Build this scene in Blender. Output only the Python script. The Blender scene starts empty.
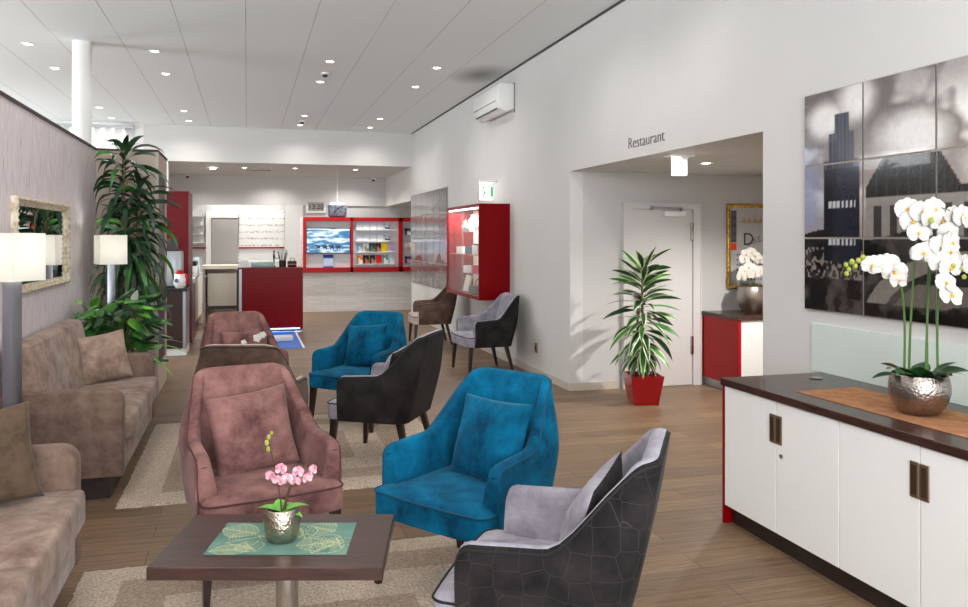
import bpy, bmesh, math, random
from math import sin, cos, pi, radians as R, sqrt, exp
from mathutils import Vector, Matrix
random.seed(7)
C = bpy.context.scene.collection
D = bpy.data

# ------------------------------------------------------------------ materials
def lin(c):
    return tuple((v/12.92 if v <= .04045 else ((v+.055)/1.055)**2.4) for v in c)
def rgb(r, g, b):
    return lin((r/255, g/255, b/255))
def mat(name, col, rough=.5, metal=0., spec=.5, sheen=0., emit=None, es=0., trans=0., alpha=1., ior=1.45, coat=0., tint=None):
    m = D.materials.new(name); m.use_nodes = True
    p = m.node_tree.nodes['Principled BSDF']
    p.inputs['Base Color'].default_value = (*col, 1)
    p.inputs['Roughness'].default_value = rough
    p.inputs['Metallic'].default_value = metal
    p.inputs['Specular IOR Level'].default_value = spec
    p.inputs['Sheen Weight'].default_value = sheen
    p.inputs['Sheen Roughness'].default_value = .35
    if tint: p.inputs['Sheen Tint'].default_value = (*tint, 1)
    p.inputs['Coat Weight'].default_value = coat
    p.inputs['Transmission Weight'].default_value = trans
    p.inputs['IOR'].default_value = ior
    p.inputs['Alpha'].default_value = alpha
    if emit:
        p.inputs['Emission Color'].default_value = (*emit, 1)
        p.inputs['Emission Strength'].default_value = es
    return m
def nd(m, t, **kw):
    n = m.node_tree.nodes.new(t)
    for k, v in kw.items():
        if k in n.inputs: n.inputs[k].default_value = v
        else: setattr(n, k, v)
    return n
def lk(m, a, ao, b, bi): m.node_tree.links.new(a.outputs[ao], b.inputs[bi])
def P(m): return m.node_tree.nodes['Principled BSDF']
def coords(m, scale=(1, 1, 1), which='Object', rot=(0, 0, 0)):
    t = nd(m, 'ShaderNodeTexCoord'); mp = nd(m, 'ShaderNodeMapping')
    mp.inputs['Scale'].default_value = scale; mp.inputs['Rotation'].default_value = rot
    lk(m, t, which, mp, 'Vector'); return mp
def ramp(m, stops):
    r = nd(m, 'ShaderNodeValToRGB'); e = r.color_ramp.elements
    while len(e) < len(stops): e.new(.5)
    for i, (p, c) in enumerate(stops):
        e[i].position = p; e[i].color = (*c, 1)
    return r
def noisy(name, c1, c2, scale=6, detail=4, dist=0., stretch=(1, 1, 1), lo=.35, hi=.65, bump=0., bscale=60, **kw):
    m = mat(name, c1, **kw)
    mp = coords(m, stretch)
    n = nd(m, 'ShaderNodeTexNoise', Scale=scale, Detail=detail, Distortion=dist)
    lk(m, mp, 'Vector', n, 'Vector')
    r = ramp(m, [(lo, c1), (hi, c2)]); lk(m, n, 'Fac', r, 'Fac'); lk(m, r, 'Color', P(m), 'Base Color')
    if bump:
        b = nd(m, 'ShaderNodeBump', Strength=bump, Distance=.01)
        n2 = nd(m, 'ShaderNodeTexNoise', Scale=bscale, Detail=2); lk(m, mp, 'Vector', n2, 'Vector')
        lk(m, n2, 'Fac', b, 'Height'); lk(m, b, 'Normal', P(m), 'Normal')
    return m
def velvet(name, c1, c2, scale=9, sheen=.5, quilt=None, tint=None):
    m = noisy(name, c1, c2, scale=scale, detail=10, dist=.25, lo=.34, hi=.66, rough=.9, spec=.15, sheen=sheen*.5, bump=.1, bscale=40, tint=tint)
    for n in m.node_tree.nodes:
        if n.type == 'TEX_NOISE' and n.inputs['Detail'].default_value > 5: n.inputs['Roughness'].default_value = .66
    if quilt:                                  # thin stitched diamond lines on the fabric
        mp = coords(m, (13, 13, 13))
        v = nd(m, 'ShaderNodeTexVoronoi', feature='DISTANCE_TO_EDGE', Scale=1.0, Randomness=.4)
        lk(m, mp, 'Vector', v, 'Vector')
        g = nd(m, 'ShaderNodeMath', operation='LESS_THAN'); g.inputs[1].default_value = .012
        lk(m, v, 'Distance', g, 0)
        src = P(m).inputs['Base Color'].links[0].from_node
        mx = nd(m, 'ShaderNodeMix', data_type='RGBA')
        lk(m, g, 0, mx, 0); m.node_tree.links.new(src.outputs['Color'], mx.inputs[6]); mx.inputs[7].default_value = (*quilt, 1)
        m.node_tree.links.new(mx.outputs[2], P(m).inputs['Base Color'])
    return m
def attr_mat(name, rough=.4, emit=0., coat=0., spec=.5):
    m = mat(name, (.5, .5, .5), rough=rough, coat=coat, spec=spec)
    a = nd(m, 'ShaderNodeAttribute', attribute_name='Col')
    lk(m, a, 'Color', P(m), 'Base Color')
    if emit:
        lk(m, a, 'Color', P(m), 'Emission Color'); P(m).inputs['Emission Strength'].default_value = emit
    return m

def wood(name, c1, c2, stretch, scale=3, rough=.35, spec=.5):
    m = noisy(name, c1, c2, scale=scale, detail=8, dist=.6, stretch=stretch, lo=.3, hi=.7, rough=rough, spec=spec)
    return m

def translucent(m, fac):
    nt = m.node_tree; t = nt.nodes.new('ShaderNodeBsdfTranslucent'); t.inputs[0].default_value = P(m).inputs['Base Color'].default_value
    x = nt.nodes.new('ShaderNodeMixShader'); x.inputs[0].default_value = fac
    nt.links.new(P(m).outputs[0], x.inputs[1]); nt.links.new(t.outputs[0], x.inputs[2])
    nt.links.new(x.outputs[0], nt.nodes['Material Output'].inputs['Surface'])
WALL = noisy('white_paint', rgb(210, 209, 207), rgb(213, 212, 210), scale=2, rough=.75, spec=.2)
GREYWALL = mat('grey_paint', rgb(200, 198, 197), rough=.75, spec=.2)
WHITE = mat('white_lacquer', rgb(238, 238, 236), rough=.28)
WHITEMATT = mat('white_plastic', rgb(232, 232, 230), rough=.45)
RED = mat('red_lacquer', rgb(124, 0, 8), rough=.28, spec=.14)
REDFRAME = mat('red_frame', rgb(166, 8, 16), rough=.4, spec=.3)
BLACK = mat('black_plastic', rgb(22, 22, 24), rough=.4)
DARKGREY = mat('dark_grey', rgb(60, 60, 62), rough=.5)
CHROME = mat('brushed_steel', rgb(190, 188, 186), rough=.22, metal=1)
LAMPSTEEL = mat('lamp_steel', rgb(158, 160, 170), rough=.36, metal=1)
STEEL2 = mat('dull_aluminium', rgb(170, 172, 176), rough=.4, metal=.7)
BRONZE = mat('bronze', rgb(150, 128, 108), rough=.35, metal=.9)
BRONZED = mat('dark_bronze', rgb(96, 78, 64), rough=.4, metal=.8)
WALNUT = wood('dark_walnut', rgb(50, 34, 30), rgb(76, 54, 48), (2, 22, 22), rough=.3)
WALNUTY = wood('dark_walnut_top', rgb(48, 29, 25), rgb(70, 45, 38), (22, 2, 22), rough=.25)
LEGWOOD = wood('dark_leg_wood', rgb(34, 24, 22), rgb(54, 36, 32), (20, 20, 3), rough=.35)
PLINTH = wood('plinth_wood', rgb(34, 26, 24), rgb(56, 42, 38), (3, 3, 25), rough=.45)
BROWNCAB = mat('brown_laminate', rgb(50, 30, 27), rough=.4)
BEIGECAB = mat('cream_laminate', rgb(214, 206, 190), rough=.4)
TAN = mat('taupe_laminate', rgb(190, 174, 160), rough=.6)
TAN2 = mat('light_taupe', rgb(196, 186, 174), rough=.6)
DARKCAP = mat('dark_capping', rgb(66, 46, 56), rough=.5)
GLASS = mat('clear_glass', (.86, .95, .92), rough=.03, alpha=.10, spec=.5)
GREENGLASS = mat('pale_green_glass', rgb(214, 226, 219), rough=.12, coat=.4)
LIGHT = mat('lamp_glow', (1, 1, 1), emit=(1, .97, .92), es=14)
SIGNGLOW = mat('sign_glow', (1, 1, 1), emit=(1, 1, .98), es=3.2)
LEDSTRIP = mat('led_glow', (1, 1, 1), emit=(.85, .93, 1), es=5)
BLUELED = mat('blue_led', (.3, .5, 1), emit=(.35, .55, 1.), es=1.6)
GREEN = mat('exit_green', rgb(20, 150, 90), emit=rgb(20, 150, 90), es=.8)
SHADE = mat('lamp_shade_fabric', rgb(238, 235, 228), rough=.8, emit=(1, .99, .97), es=.12)
translucent(SHADE, .4)
GOLD = noisy('gold_leaf', rgb(150, 108, 40), rgb(222, 178, 84), scale=40, rough=.35, metal=.8, bump=.5, bscale=90)
SILVERGOLD = noisy('champagne_frame', rgb(186, 164, 130), rgb(236, 226, 208), scale=30, rough=.4, metal=.25, bump=.4, bscale=80)
MIRROR = mat('mirror_glass', (.92, .93, .93), rough=.01, metal=1)
TEXTGREY = mat('sign_letter_grey', rgb(92, 90, 90), rough=.6)
TEAL = velvet('teal_velvet', rgb(0, 50, 76), rgb(4, 104, 142), scale=5, sheen=.35, tint=(.35, .8, 1))
TEALPIPE = mat('teal_piping', rgb(0, 66, 94), rough=.8)
PINK = velvet('rose_velvet', rgb(84, 55, 54), rgb(152, 111, 106), scale=5, sheen=.35, tint=(1, .8, .78))
PINKPIPE = mat('dark_rose_piping', rgb(80, 50, 50), rough=.8)
LGREY = velvet('light_grey_velvet', rgb(118, 114, 124), rgb(164, 160, 170), scale=7, sheen=.35)
CHARQ = velvet('charcoal_quilted_velvet', rgb(24, 22, 23), rgb(46, 42, 42), scale=6, sheen=.1, quilt=rgb(54, 50, 50))
CHAR = velvet('charcoal_velvet', rgb(26, 24, 25), rgb(50, 45, 45), scale=6, sheen=.1)
CHARPIPE = mat('black_piping', rgb(14, 13, 14), rough=.7)
BROWNV = velvet('brown_velvet', rgb(66, 50, 42), rgb(104, 84, 72), scale=6, sheen=.25)
BROWNL = velvet('light_taupe_velvet', rgb(150, 132, 124), rgb(192, 174, 164), scale=6, sheen=.3)
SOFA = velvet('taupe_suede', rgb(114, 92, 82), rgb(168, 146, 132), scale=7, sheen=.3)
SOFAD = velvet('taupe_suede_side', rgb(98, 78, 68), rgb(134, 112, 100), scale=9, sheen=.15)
CUSH = velvet('beige_cushion_velvet', rgb(122, 100, 88), rgb(182, 158, 142), scale=8, sheen=.4)
CUSHD = velvet('olive_brown_cushion', rgb(66, 53, 42), rgb(106, 88, 72), scale=6, sheen=.2, quilt=rgb(100, 82, 64))
LEAF = noisy('dark_leaf', rgb(20, 44, 28), rgb(46, 80, 52), scale=5, rough=.35, coat=.15)
LEAF2 = noisy('mid_leaf', rgb(30, 82, 30), rgb(72, 134, 52), scale=6, rough=.35, coat=.15)
LEAFB = noisy('bright_leaf', rgb(70, 140, 40), rgb(120, 186, 70), scale=6, rough=.4)
LEAFEDGE = mat('pale_leaf_edge', rgb(190, 204, 160), rough=.4)
ORCLEAF = noisy('orchid_leaf', rgb(24, 58, 26), rgb(50, 96, 46), scale=8, rough=.3, coat=.2)
STEMG = mat('green_stem', rgb(70, 104, 46), rough=.5)
STEMD = mat('dark_stem', rgb(78, 58, 40), rough=.6)
TRUNK = noisy('trunk_bark', rgb(92, 78, 58), rgb(140, 122, 94), scale=25, rough=.8)
PETAL = mat('white_petal', rgb(208, 205, 200), rough=.55, sheen=.2)
PETALP = noisy('pink_petal', rgb(186, 104, 128), rgb(238, 200, 208), scale=60, rough=.55)
YELLOW = mat('yellow_lip', rgb(232, 180, 60), rough=.5)
BUD = mat('green_bud', rgb(158, 166, 72), rough=.5)
SOIL = noisy('soil', rgb(40, 30, 24), rgb(70, 56, 44), scale=60, rough=.95)
def hammered(name, c, sc):
    m = mat(name, c, rough=.3, metal=1)
    mp = coords(m); v = nd(m, 'ShaderNodeTexVoronoi', Scale=sc, feature='F1'); lk(m, mp, 'Vector', v, 'Vector')
    b = nd(m, 'ShaderNodeBump', Strength=.45, Distance=.005); lk(m, v, 'Distance', b, 'Height'); lk(m, b, 'Normal', P(m), 'Normal')
    return m
HAMMER = hammered('hammered_silver', rgb(166, 156, 150), 75)
HAMMER2 = hammered('hammered_gunmetal', rgb(176, 168, 152), 110)
RUNNER = noisy('rust_cloth', rgb(156, 108, 76), rgb(182, 132, 96), scale=14, rough=.95, spec=.1, bump=.2, bscale=200)
REDPOT = mat('red_glazed_pot', rgb(158, 8, 20), rough=.18, coat=.4)
CREAM = mat('cream_panel', rgb(226, 216, 196), rough=.6)
BLUECARPET = mat('blue_mat', rgb(70, 110, 190), rough=.8)
CURTAIN = mat('white_sheer', rgb(236, 236, 234), rough=.9)
translucent(CURTAIN, .06)

def make_floor():
    m = mat('oak_plank_floor', rgb(150, 124, 100), rough=.42, spec=.4)
    mp = coords(m)
    b = nd(m, 'ShaderNodeTexBrick', offset=.37, offset_frequency=2, squash=1.)
    b.inputs['Scale'].default_value = 1; b.inputs['Brick Width'].default_value = 1.35; b.inputs['Row Height'].default_value = .19
    b.inputs['Mortar Size'].default_value = .0025; b.inputs['Mortar Smooth'].default_value = .1; b.inputs['Bias'].default_value = 0
    b.inputs['Color1'].default_value = (*rgb(152, 127, 102), 1); b.inputs['Color2'].default_value = (*rgb(128, 106, 86), 1)
    b.inputs['Mortar'].default_value = (*rgb(92, 74, 58), 1)
    lk(m, mp, 'Vector', b, 'Vector')
    mp2 = coords(m, (1.0, 34, 1)); n = nd(m, 'ShaderNodeTexNoise', Scale=2.2, Detail=10, Distortion=1.1); n.inputs['Roughness'].default_value = .68
    lk(m, mp2, 'Vector', n, 'Vector')
    r = ramp(m, [(.28, rgb(132, 122, 112)), (.5, rgb(222, 217, 210)), (.7, rgb(255, 253, 248))]); lk(m, n, 'Fac', r, 'Fac')
    mx = nd(m, 'ShaderNodeMix', data_type='RGBA', blend_type='MULTIPLY'); mx.inputs[0].default_value = 1
    m.node_tree.links.new(b.outputs['Color'], mx.inputs[6]); m.node_tree.links.new(r.outputs['Color'], mx.inputs[7])
    m.node_tree.links.new(mx.outputs[2], P(m).inputs['Base Color'])
    bp = nd(m, 'ShaderNodeBump', Strength=.15, Distance=.004); lk(m, n, 'Fac', bp, 'Height'); lk(m, bp, 'Normal', P(m), 'Normal')
    return m
FLOOR = make_floor()
def make_ceiling():
    m = mat('ceiling_board', rgb(236, 241, 242), rough=.85, spec=.1)
    t = nd(m, 'ShaderNodeTexCoord'); s = nd(m, 'ShaderNodeSeparateXYZ'); lk(m, t, 'Object', s, 0)
    a = nd(m, 'ShaderNodeMath', operation='MULTIPLY_ADD'); a.inputs[1].default_value = 1/.6705; a.inputs[2].default_value = 50+1.357/.6705
    lk(m, s, 'X', a, 0)
    f = nd(m, 'ShaderNodeMath', operation='FRACT'); lk(m, a, 0, f, 0)
    l = nd(m, 'ShaderNodeMath', operation='LESS_THAN'); l.inputs[1].default_value = .012; lk(m, f, 0, l, 0)
    mp = coords(m, (1, 1, 1)); n = nd(m, 'ShaderNodeTexNoise', Scale=1.3, Detail=2); lk(m, mp, 'Vector', n, 'Vector')
    mul = nd(m, 'ShaderNodeMath', operation='MULTIPLY'); lk(m, l, 0, mul, 0); lk(m, n, 'Fac', mul, 1)
    mx = nd(m, 'ShaderNodeMix', data_type='RGBA'); lk(m, mul, 0, mx, 0)
    mx.inputs[6].default_value = (*rgb(236, 241, 242), 1); mx.inputs[7].default_value = (*rgb(120, 118, 114), 1)
    # soft dark patch by the air conditioner, darkest at its centre
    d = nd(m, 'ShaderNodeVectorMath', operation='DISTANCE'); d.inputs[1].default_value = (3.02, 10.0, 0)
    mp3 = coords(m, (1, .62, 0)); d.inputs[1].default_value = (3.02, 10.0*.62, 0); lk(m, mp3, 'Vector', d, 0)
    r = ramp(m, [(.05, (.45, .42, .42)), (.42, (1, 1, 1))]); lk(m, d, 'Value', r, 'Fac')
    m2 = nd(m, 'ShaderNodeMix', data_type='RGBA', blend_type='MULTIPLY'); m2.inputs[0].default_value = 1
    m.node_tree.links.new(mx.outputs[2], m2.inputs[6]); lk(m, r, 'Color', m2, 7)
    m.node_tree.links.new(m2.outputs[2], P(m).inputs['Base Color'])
    return m
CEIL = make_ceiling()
def make_wallpaper():
    m = mat('streaked_wallpaper', rgb(160, 148, 148), rough=.5, spec=.4)
    mp = coords(m, (1, 20, 2.0)); n = nd(m, 'ShaderNodeTexNoise', Scale=2.6, Detail=7, Distortion=.8); lk(m, mp, 'Vector', n, 'Vector')
    r = ramp(m, [(.30, rgb(188, 175, 171)), (.47, rgb(226, 216, 220)), (.7, rgb(236, 226, 228))]); lk(m, n, 'Fac', r, 'Fac')
    lk(m, r, 'Color', P(m), 'Base Color'); return m
PAPER = make_wallpaper()
def make_rug():
    m = mat('taupe_rug', rgb(168, 146, 124), rough=1, spec=.05, sheen=.3)
    mp = coords(m)
    n = nd(m, 'ShaderNodeTexNoise', Scale=85, Detail=4); lk(m, mp, 'Vector', n, 'Vector')
    r = ramp(m, [(.3, rgb(160, 138, 118)), (.7, rgb(228, 210, 188))]); lk(m, n, 'Fac', r, 'Fac')
    # concentric woven bands
    s = nd(m, 'ShaderNodeSeparateXYZ'); t = nd(m, 'ShaderNodeTexCoord'); lk(m, t, 'Object', s, 0)
    ax = nd(m, 'ShaderNodeMath', operation='ABSOLUTE'); ay = nd(m, 'ShaderNodeMath', operation='ABSOLUTE'); lk(m, s, 'X', ax, 0); lk(m, s, 'Y', ay, 0)
    mxm = nd(m, 'ShaderNodeMath', operation='MAXIMUM'); lk(m, ax, 0, mxm, 0); lk(m, ay, 0, mxm, 1)
    k = nd(m, 'ShaderNodeMath', operation='MULTIPLY_ADD'); k.inputs[1].default_value = 2.1; k.inputs[2].default_value = .12; lk(m, mxm, 0, k, 0)
    f = nd(m, 'ShaderNodeMath', operation='FRACT'); lk(m, k, 0, f, 0)
    g = nd(m, 'ShaderNodeMath', operation='GREATER_THAN'); g.inputs[1].default_value = .55; lk(m, f, 0, g, 0)
    r2 = ramp(m, [(0, (1, 1, 1)), (1, rgb(216, 208, 200))]); lk(m, g, 0, r2, 'Fac')
    mx = nd(m, 'ShaderNodeMix', data_type='RGBA', blend_type='MULTIPLY'); mx.inputs[0].default_value = 1
    lk(m, r, 'Color', mx, 6); lk(m, r2, 'Color', mx, 7); m.node_tree.links.new(mx.outputs[2], P(m).inputs['Base Color'])
    b = nd(m, 'ShaderNodeBump', Strength=1, Distance=.02); lk(m, n, 'Fac', b, 'Height'); lk(m, b, 'Normal', P(m), 'Normal')
    return m
RUG = make_rug()
def make_brick():
    m = mat('white_slip_brick', rgb(226, 225, 222), rough=.6)
    mp = coords(m, rot=(R(90), 0, 0))
    b = nd(m, 'ShaderNodeTexBrick'); b.inputs['Scale'].default_value = 1; b.inputs['Brick Width'].default_value = .32; b.inputs['Row Height'].default_value = .05
    b.inputs['Mortar Size'].default_value = .004; b.inputs['Color1'].default_value = (*rgb(232, 231, 228), 1); b.inputs['Color2'].default_value = (*rgb(218, 216, 213), 1)
    b.inputs['Mortar'].default_value = (*rgb(205, 203, 200), 1)
    lk(m, mp, 'Vector', b, 'Vector'); lk(m, b, 'Color', P(m), 'Base Color'); return m
BRICK = make_brick()
PHOTO = attr_mat('glossy_photo_print', rough=.16, coat=.4)
PRINT = attr_mat('paper_print', rough=.6, spec=.2)
SCREEN = attr_mat('lit_screen', rough=.3, emit=.22)

# ------------------------------------------------------------------ mesh helpers
class MB:
    def __init__(s): s.v = []; s.f = []; s.m = []; s.col = None
    def add(s, vs, fs, mi=0):
        o = len(s.v); s.v += [tuple(v) for v in vs]; s.f += [tuple(i+o for i in f) for f in fs]; s.m += [mi]*len(fs)
    def box(s, x0, x1, y0, y1, z0, z1, r=0., seg=2, mi=0, mx=None):
        if r <= 0:
            vs = [(x, y, z) for z in (z0, z1) for y in (y0, y1) for x in (x0, x1)]
            fs = [(0, 2, 3, 1), (4, 5, 7, 6), (0, 1, 5, 4), (2, 6, 7, 3), (0, 4, 6, 2), (1, 3, 7, 5)]
        else:
            b = bmesh.new(); bmesh.ops.create_cube(b, size=1)
            for v in b.verts:
                v.co = Vector(((x0+x1)/2+v.co.x*(x1-x0), (y0+y1)/2+v.co.y*(y1-y0), (z0+z1)/2+v.co.z*(z1-z0)))
            bmesh.ops.bevel(b, geom=b.edges[:], offset=r, segments=seg, profile=.5, affect='EDGES')
            b.verts.index_update()
            vs = [v.co.copy() for v in b.verts]; fs = [[v.index for v in f.verts] for f in b.faces]; b.free()
        if mx is not None: vs = [mx @ Vector(v) for v in vs]
        s.add(vs, fs, mi); return s
    def ring_loft(s, rings, mi=0, cap0=True, cap1=True, closed=True):
        n = len(rings[0]); vs = [p for r in rings for p in r]; fs = []
        for i in range(len(rings)-1):
            for j in range(n if closed else n-1):
                k = (j+1) % n
                fs.append((i*n+j, i*n+k, (i+1)*n+k, (i+1)*n+j))
        if cap0: fs.append(tuple(reversed(range(n))))
        if cap1: fs.append(tuple(range((len(rings)-1)*n, len(rings)*n)))
        s.add(vs, fs, mi); return s
    def tube(s, pts, rad, n=8, mi=0):
        pts = [Vector(p) for p in pts]; rings = []
        t = (pts[1]-pts[0]).normalized(); up = Vector((0, 0, 1)) if abs(t.z) < .9 else Vector((1, 0, 0))
        a = t.cross(up).normalized()
        for i, p in enumerate(pts):
            t = (pts[min(i+1, len(pts)-1)]-pts[max(i-1, 0)]).normalized()
            a = (a-t*a.dot(t)).normalized(); b = t.cross(a)
            r = rad[i] if isinstance(rad, (list, tuple)) else rad
            rings.append([p+a*cos(2*pi*j/n)*r+b*sin(2*pi*j/n)*r for j in range(n)])
        return s.ring_loft(rings, mi)
    def lathe(s, prof, cx=0, cy=0, n=28, mi=0):
        rings = [[(cx+max(r, .0004)*cos(2*pi*j/n), cy+max(r, .0004)*sin(2*pi*j/n), z) for j in range(n)] for r, z in prof]
        return s.ring_loft(rings, mi)
    def prism(s, poly, axis, a, b, mi=0, r=0.):
        # poly = 2-D outline; axis = extrusion axis; remaining axes in order
        def pt(u, v, w): return {'x': (w, u, v), 'y': (u, w, v), 'z': (u, v, w)}[axis]
        if r:
            cu = sum(p[0] for p in poly)/len(poly); cv = sum(p[1] for p in poly)/len(poly)
            def ins(d):
                n = len(poly); out = []
                for i in range(n):
                    p0, p1, p2 = poly[i-1], poly[i], poly[(i+1) % n]
                    e1 = Vector((p1[0]-p0[0], p1[1]-p0[1])).normalized(); e2 = Vector((p2[0]-p1[0], p2[1]-p1[1])).normalized()
                    n1 = Vector((e1.y, -e1.x)); n2 = Vector((e2.y, -e2.x)); nn = (n1+n2)
                    if nn.length < 1e-6: nn = n1
                    nn.normalize(); q = Vector(p1)-nn*d*(1 if area > 0 else -1); out.append((q.x, q.y))
                return out
            area = sum(poly[i-1][0]*poly[i][1]-poly[i][0]*poly[i-1][1] for i in range(len(poly)))
            st = [(a, r), (a+r*.3, r*.3), (a+r, 0), (b-r, 0), (b-r*.3, r*.3), (b, r)]
            rings = [[pt(u, v, w) for u, v in ins(d)] for w, d in st]
        else:
            rings = [[pt(u, v, w) for u, v in poly] for w in (a, b)]
        return s.ring_loft(rings, mi)
    def ball(s, c, rx, ry=None, rz=None, n=10, mi=0):
        ry = ry or rx; rz = rz or rx
        rings = []
        for i in range(n//2+1):
            a = -pi/2+pi*i/(n//2); q = max(cos(a), .02)
            rings.append([(c[0]+rx*q*cos(2*pi*j/n), c[1]+ry*q*sin(2*pi*j/n), c[2]+rz*sin(a)) for j in range(n)])
        return s.ring_loft(rings, mi)
    def build(s, name, mats, parent=None, loc=(0, 0, 0), rot=(0, 0, 0), smooth=35):
        me = D.meshes.new(name); me.from_pydata(s.v, [], s.f)
        for m in (mats if isinstance(mats, (list, tuple)) else [mats]): me.materials.append(m)
        me.polygons.foreach_set('material_index', s.m)
        if s.col is not None:
            a = me.color_attributes.new('Col', 'FLOAT_COLOR', 'POINT')
            for i, c in enumerate(s.col): a.data[i].color = (*c, 1)
        b = bmesh.new(); b.from_mesh(me); bmesh.ops.recalc_face_normals(b, faces=b.faces) if s.col is None else None; b.to_mesh(me); b.free()
        if smooth:
            me.polygons.foreach_set('use_smooth', [True]*len(me.polygons)); me.set_sharp_from_angle(angle=R(smooth))
        me.update()
        o = D.objects.new(name, me); C.objects.link(o); o.location = loc; o.rotation_euler = rot
        if parent: o.parent = parent
        return o
def tag(o, label, cat, group=None, kind=None):
    o['label'] = label; o['category'] = cat
    if group: o['group'] = group
    if kind: o['kind'] = kind
    return o
def thing(name, label, cat, loc=(0, 0, 0), rz=0, group=None):
    o = D.objects.new(name, None); C.objects.link(o); o.empty_display_size = .1
    o.location = loc; o.rotation_euler = (0, 0, rz)
    return tag(o, label, cat, group)
def struct(o, label=None, cat=None):
    o['kind'] = 'structure'
    if label: o['label'] = label
    if cat: o['category'] = cat
    return o
def box(*a, **k): return MB().box(*a, **k)
def copy_tree(o, parent=None):
    c = o.copy(); C.objects.link(c)
    if parent: c.parent = parent
    for ch in o.children: copy_tree(ch, c)
    return c
def paint(name, org, U, V, nu, nv, fn, m, parent=None, thick=.004):
    """flat printed panel, its picture stored as point colours; U, V = full edge vectors"""
    org, U, V = Vector(org), Vector(U), Vector(V); N = U.cross(V).normalized()
    mb = MB(); vs = []; col = []
    for j in range(nv+1):
        for i in range(nu+1):
            u, v = i/nu, j/nv; vs.append(org+U*u+V*v); col.append(lin(fn(u, v)))
    fs = [(j*(nu+1)+i, j*(nu+1)+i+1, (j+1)*(nu+1)+i+1, (j+1)*(nu+1)+i) for j in range(nv) for i in range(nu)]
    mb.add(vs, fs)
    o = len(mb.v); corners = [(0, 0), (1, 0), (1, 1), (0, 1)]
    bv = [org+U*u+V*v for u, v in corners]+[org+U*u+V*v-N*thick for u, v in corners]
    mb.add(bv, [(4, 7, 6, 5), (0, 4, 5, 1), (1, 5, 6, 2), (2, 6, 7, 3), (3, 7, 4, 0)])
    col += [(.1, .1, .1)]*8
    mb.col = col
    return mb.build(name, m, parent, smooth=0)
def text(name, body, size, m, M4, depth=.004, parent=None, bold=0., align='LEFT', sx=1.):
    cu = D.curves.new(name, 'FONT'); cu.body = body; cu.size = size; cu.extrude = depth; cu.offset = bold; cu.align_x = align
    t = D.objects.new(name, cu); C.objects.link(t)
    bpy.context.view_layer.update()
    me = D.meshes.new_from_object(t.evaluated_get(bpy.context.evaluated_depsgraph_get()))
    D.objects.remove(t)
    me.transform(M4 @ Matrix.Diagonal((sx, 1, 1, 1)))
    me.materials.clear(); me.materials.append(m)
    o = D.objects.new(name, me); C.objects.link(o)
    if parent: o.parent = parent
    return o
def frame4(x, y, z):      # matrix from three axis vectors + origin
    def f(o): return Matrix((( x[0], y[0], z[0], o[0]), (x[1], y[1], z[1], o[1]), (x[2], y[2], z[2], o[2]), (0, 0, 0, 1)))
    return f
WALLTEXT = frame4((0, -1, 0), (0, 0, 1), (-1, 0, 0))     # lettering on a wall facing -X
FRONTTEXT = frame4((1, 0, 0), (0, 0, 1), (0, -1, 0))     # lettering facing -Y
def sm(a, b, x):
    t = min(1, max(0, (x-a)/(b-a))); return t*t*(3-2*t)
def mixc(a, b, t): return tuple(a[i]+(b[i]-a[i])*t for i in range(3))
def hsh(x, y):
    v = sin(x*127.1+y*311.7)*43758.5453; return v-math.floor(v)
def vn(x, y):
    xi, yi = math.floor(x), math.floor(y); fx, fy = x-xi, y-yi; fx = fx*fx*(3-2*fx); fy = fy*fy*(3-2*fy)
    return (hsh(xi, yi)*(1-fx)+hsh(xi+1, yi)*fx)*(1-fy)+(hsh(xi, yi+1)*(1-fx)+hsh(xi+1, yi+1)*fx)*fy
def fbm(x, y): return .5*vn(x, y)+.28*vn(2*x+7, 2*y)+.14*vn(4*x, 4*y+3)+.08*vn(8*x, 8*y)

# ------------------------------------------------------------------ the setting
XW = 3.364; ZC = 3.85
struct(box(-6.5, 6.3, -4, 20.7, -.1, 0).build('floor', FLOOR, smooth=0), 'wood plank floor', 'floor')
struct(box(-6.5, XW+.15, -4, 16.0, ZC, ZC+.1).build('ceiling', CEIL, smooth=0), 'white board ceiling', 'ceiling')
w = MB()
w.box(XW, XW+.15, -4, 4.514, 0, ZC); w.box(XW, XW+.15, 4.514, 7.75, 2.37, ZC); w.box(XW, XW+.15, 7.75, 16.1, 0, ZC)
w.box(XW, XW+.15, 16.1, 19.3, 2.44, ZC)
struct(w.build('wall_right', WALL, smooth=0), 'white wall', 'wall')
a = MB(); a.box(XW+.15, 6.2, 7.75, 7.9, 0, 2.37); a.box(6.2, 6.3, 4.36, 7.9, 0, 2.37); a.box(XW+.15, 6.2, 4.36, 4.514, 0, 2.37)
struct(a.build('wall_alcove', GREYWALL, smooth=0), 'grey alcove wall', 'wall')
struct(box(XW+.15, 6.3, 4.36, 7.9, 2.37, 2.47).build('ceiling_alcove', WALL, smooth=0), 'alcove ceiling', 'ceiling')
b = MB(); b.box(XW-.012, XW, 7.75, 16.1, 0, .085); b.box(XW-.012, XW, -4, 4.514, 0, .085)
struct(b.build('baseboard_right', TAN2, smooth=0))
struct(box(XW-.012, 3.97, 7.738, 7.75, 0, .085).build('baseboard_alcove', TAN2, smooth=0))
struct(box(XW-.03, XW, -4, 16.0, ZC-.012, ZC-.001).build('trim_shadow_gap', DARKGREY, smooth=0))  # dark strip standing in for the shade in the wall-to-ceiling gap
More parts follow.
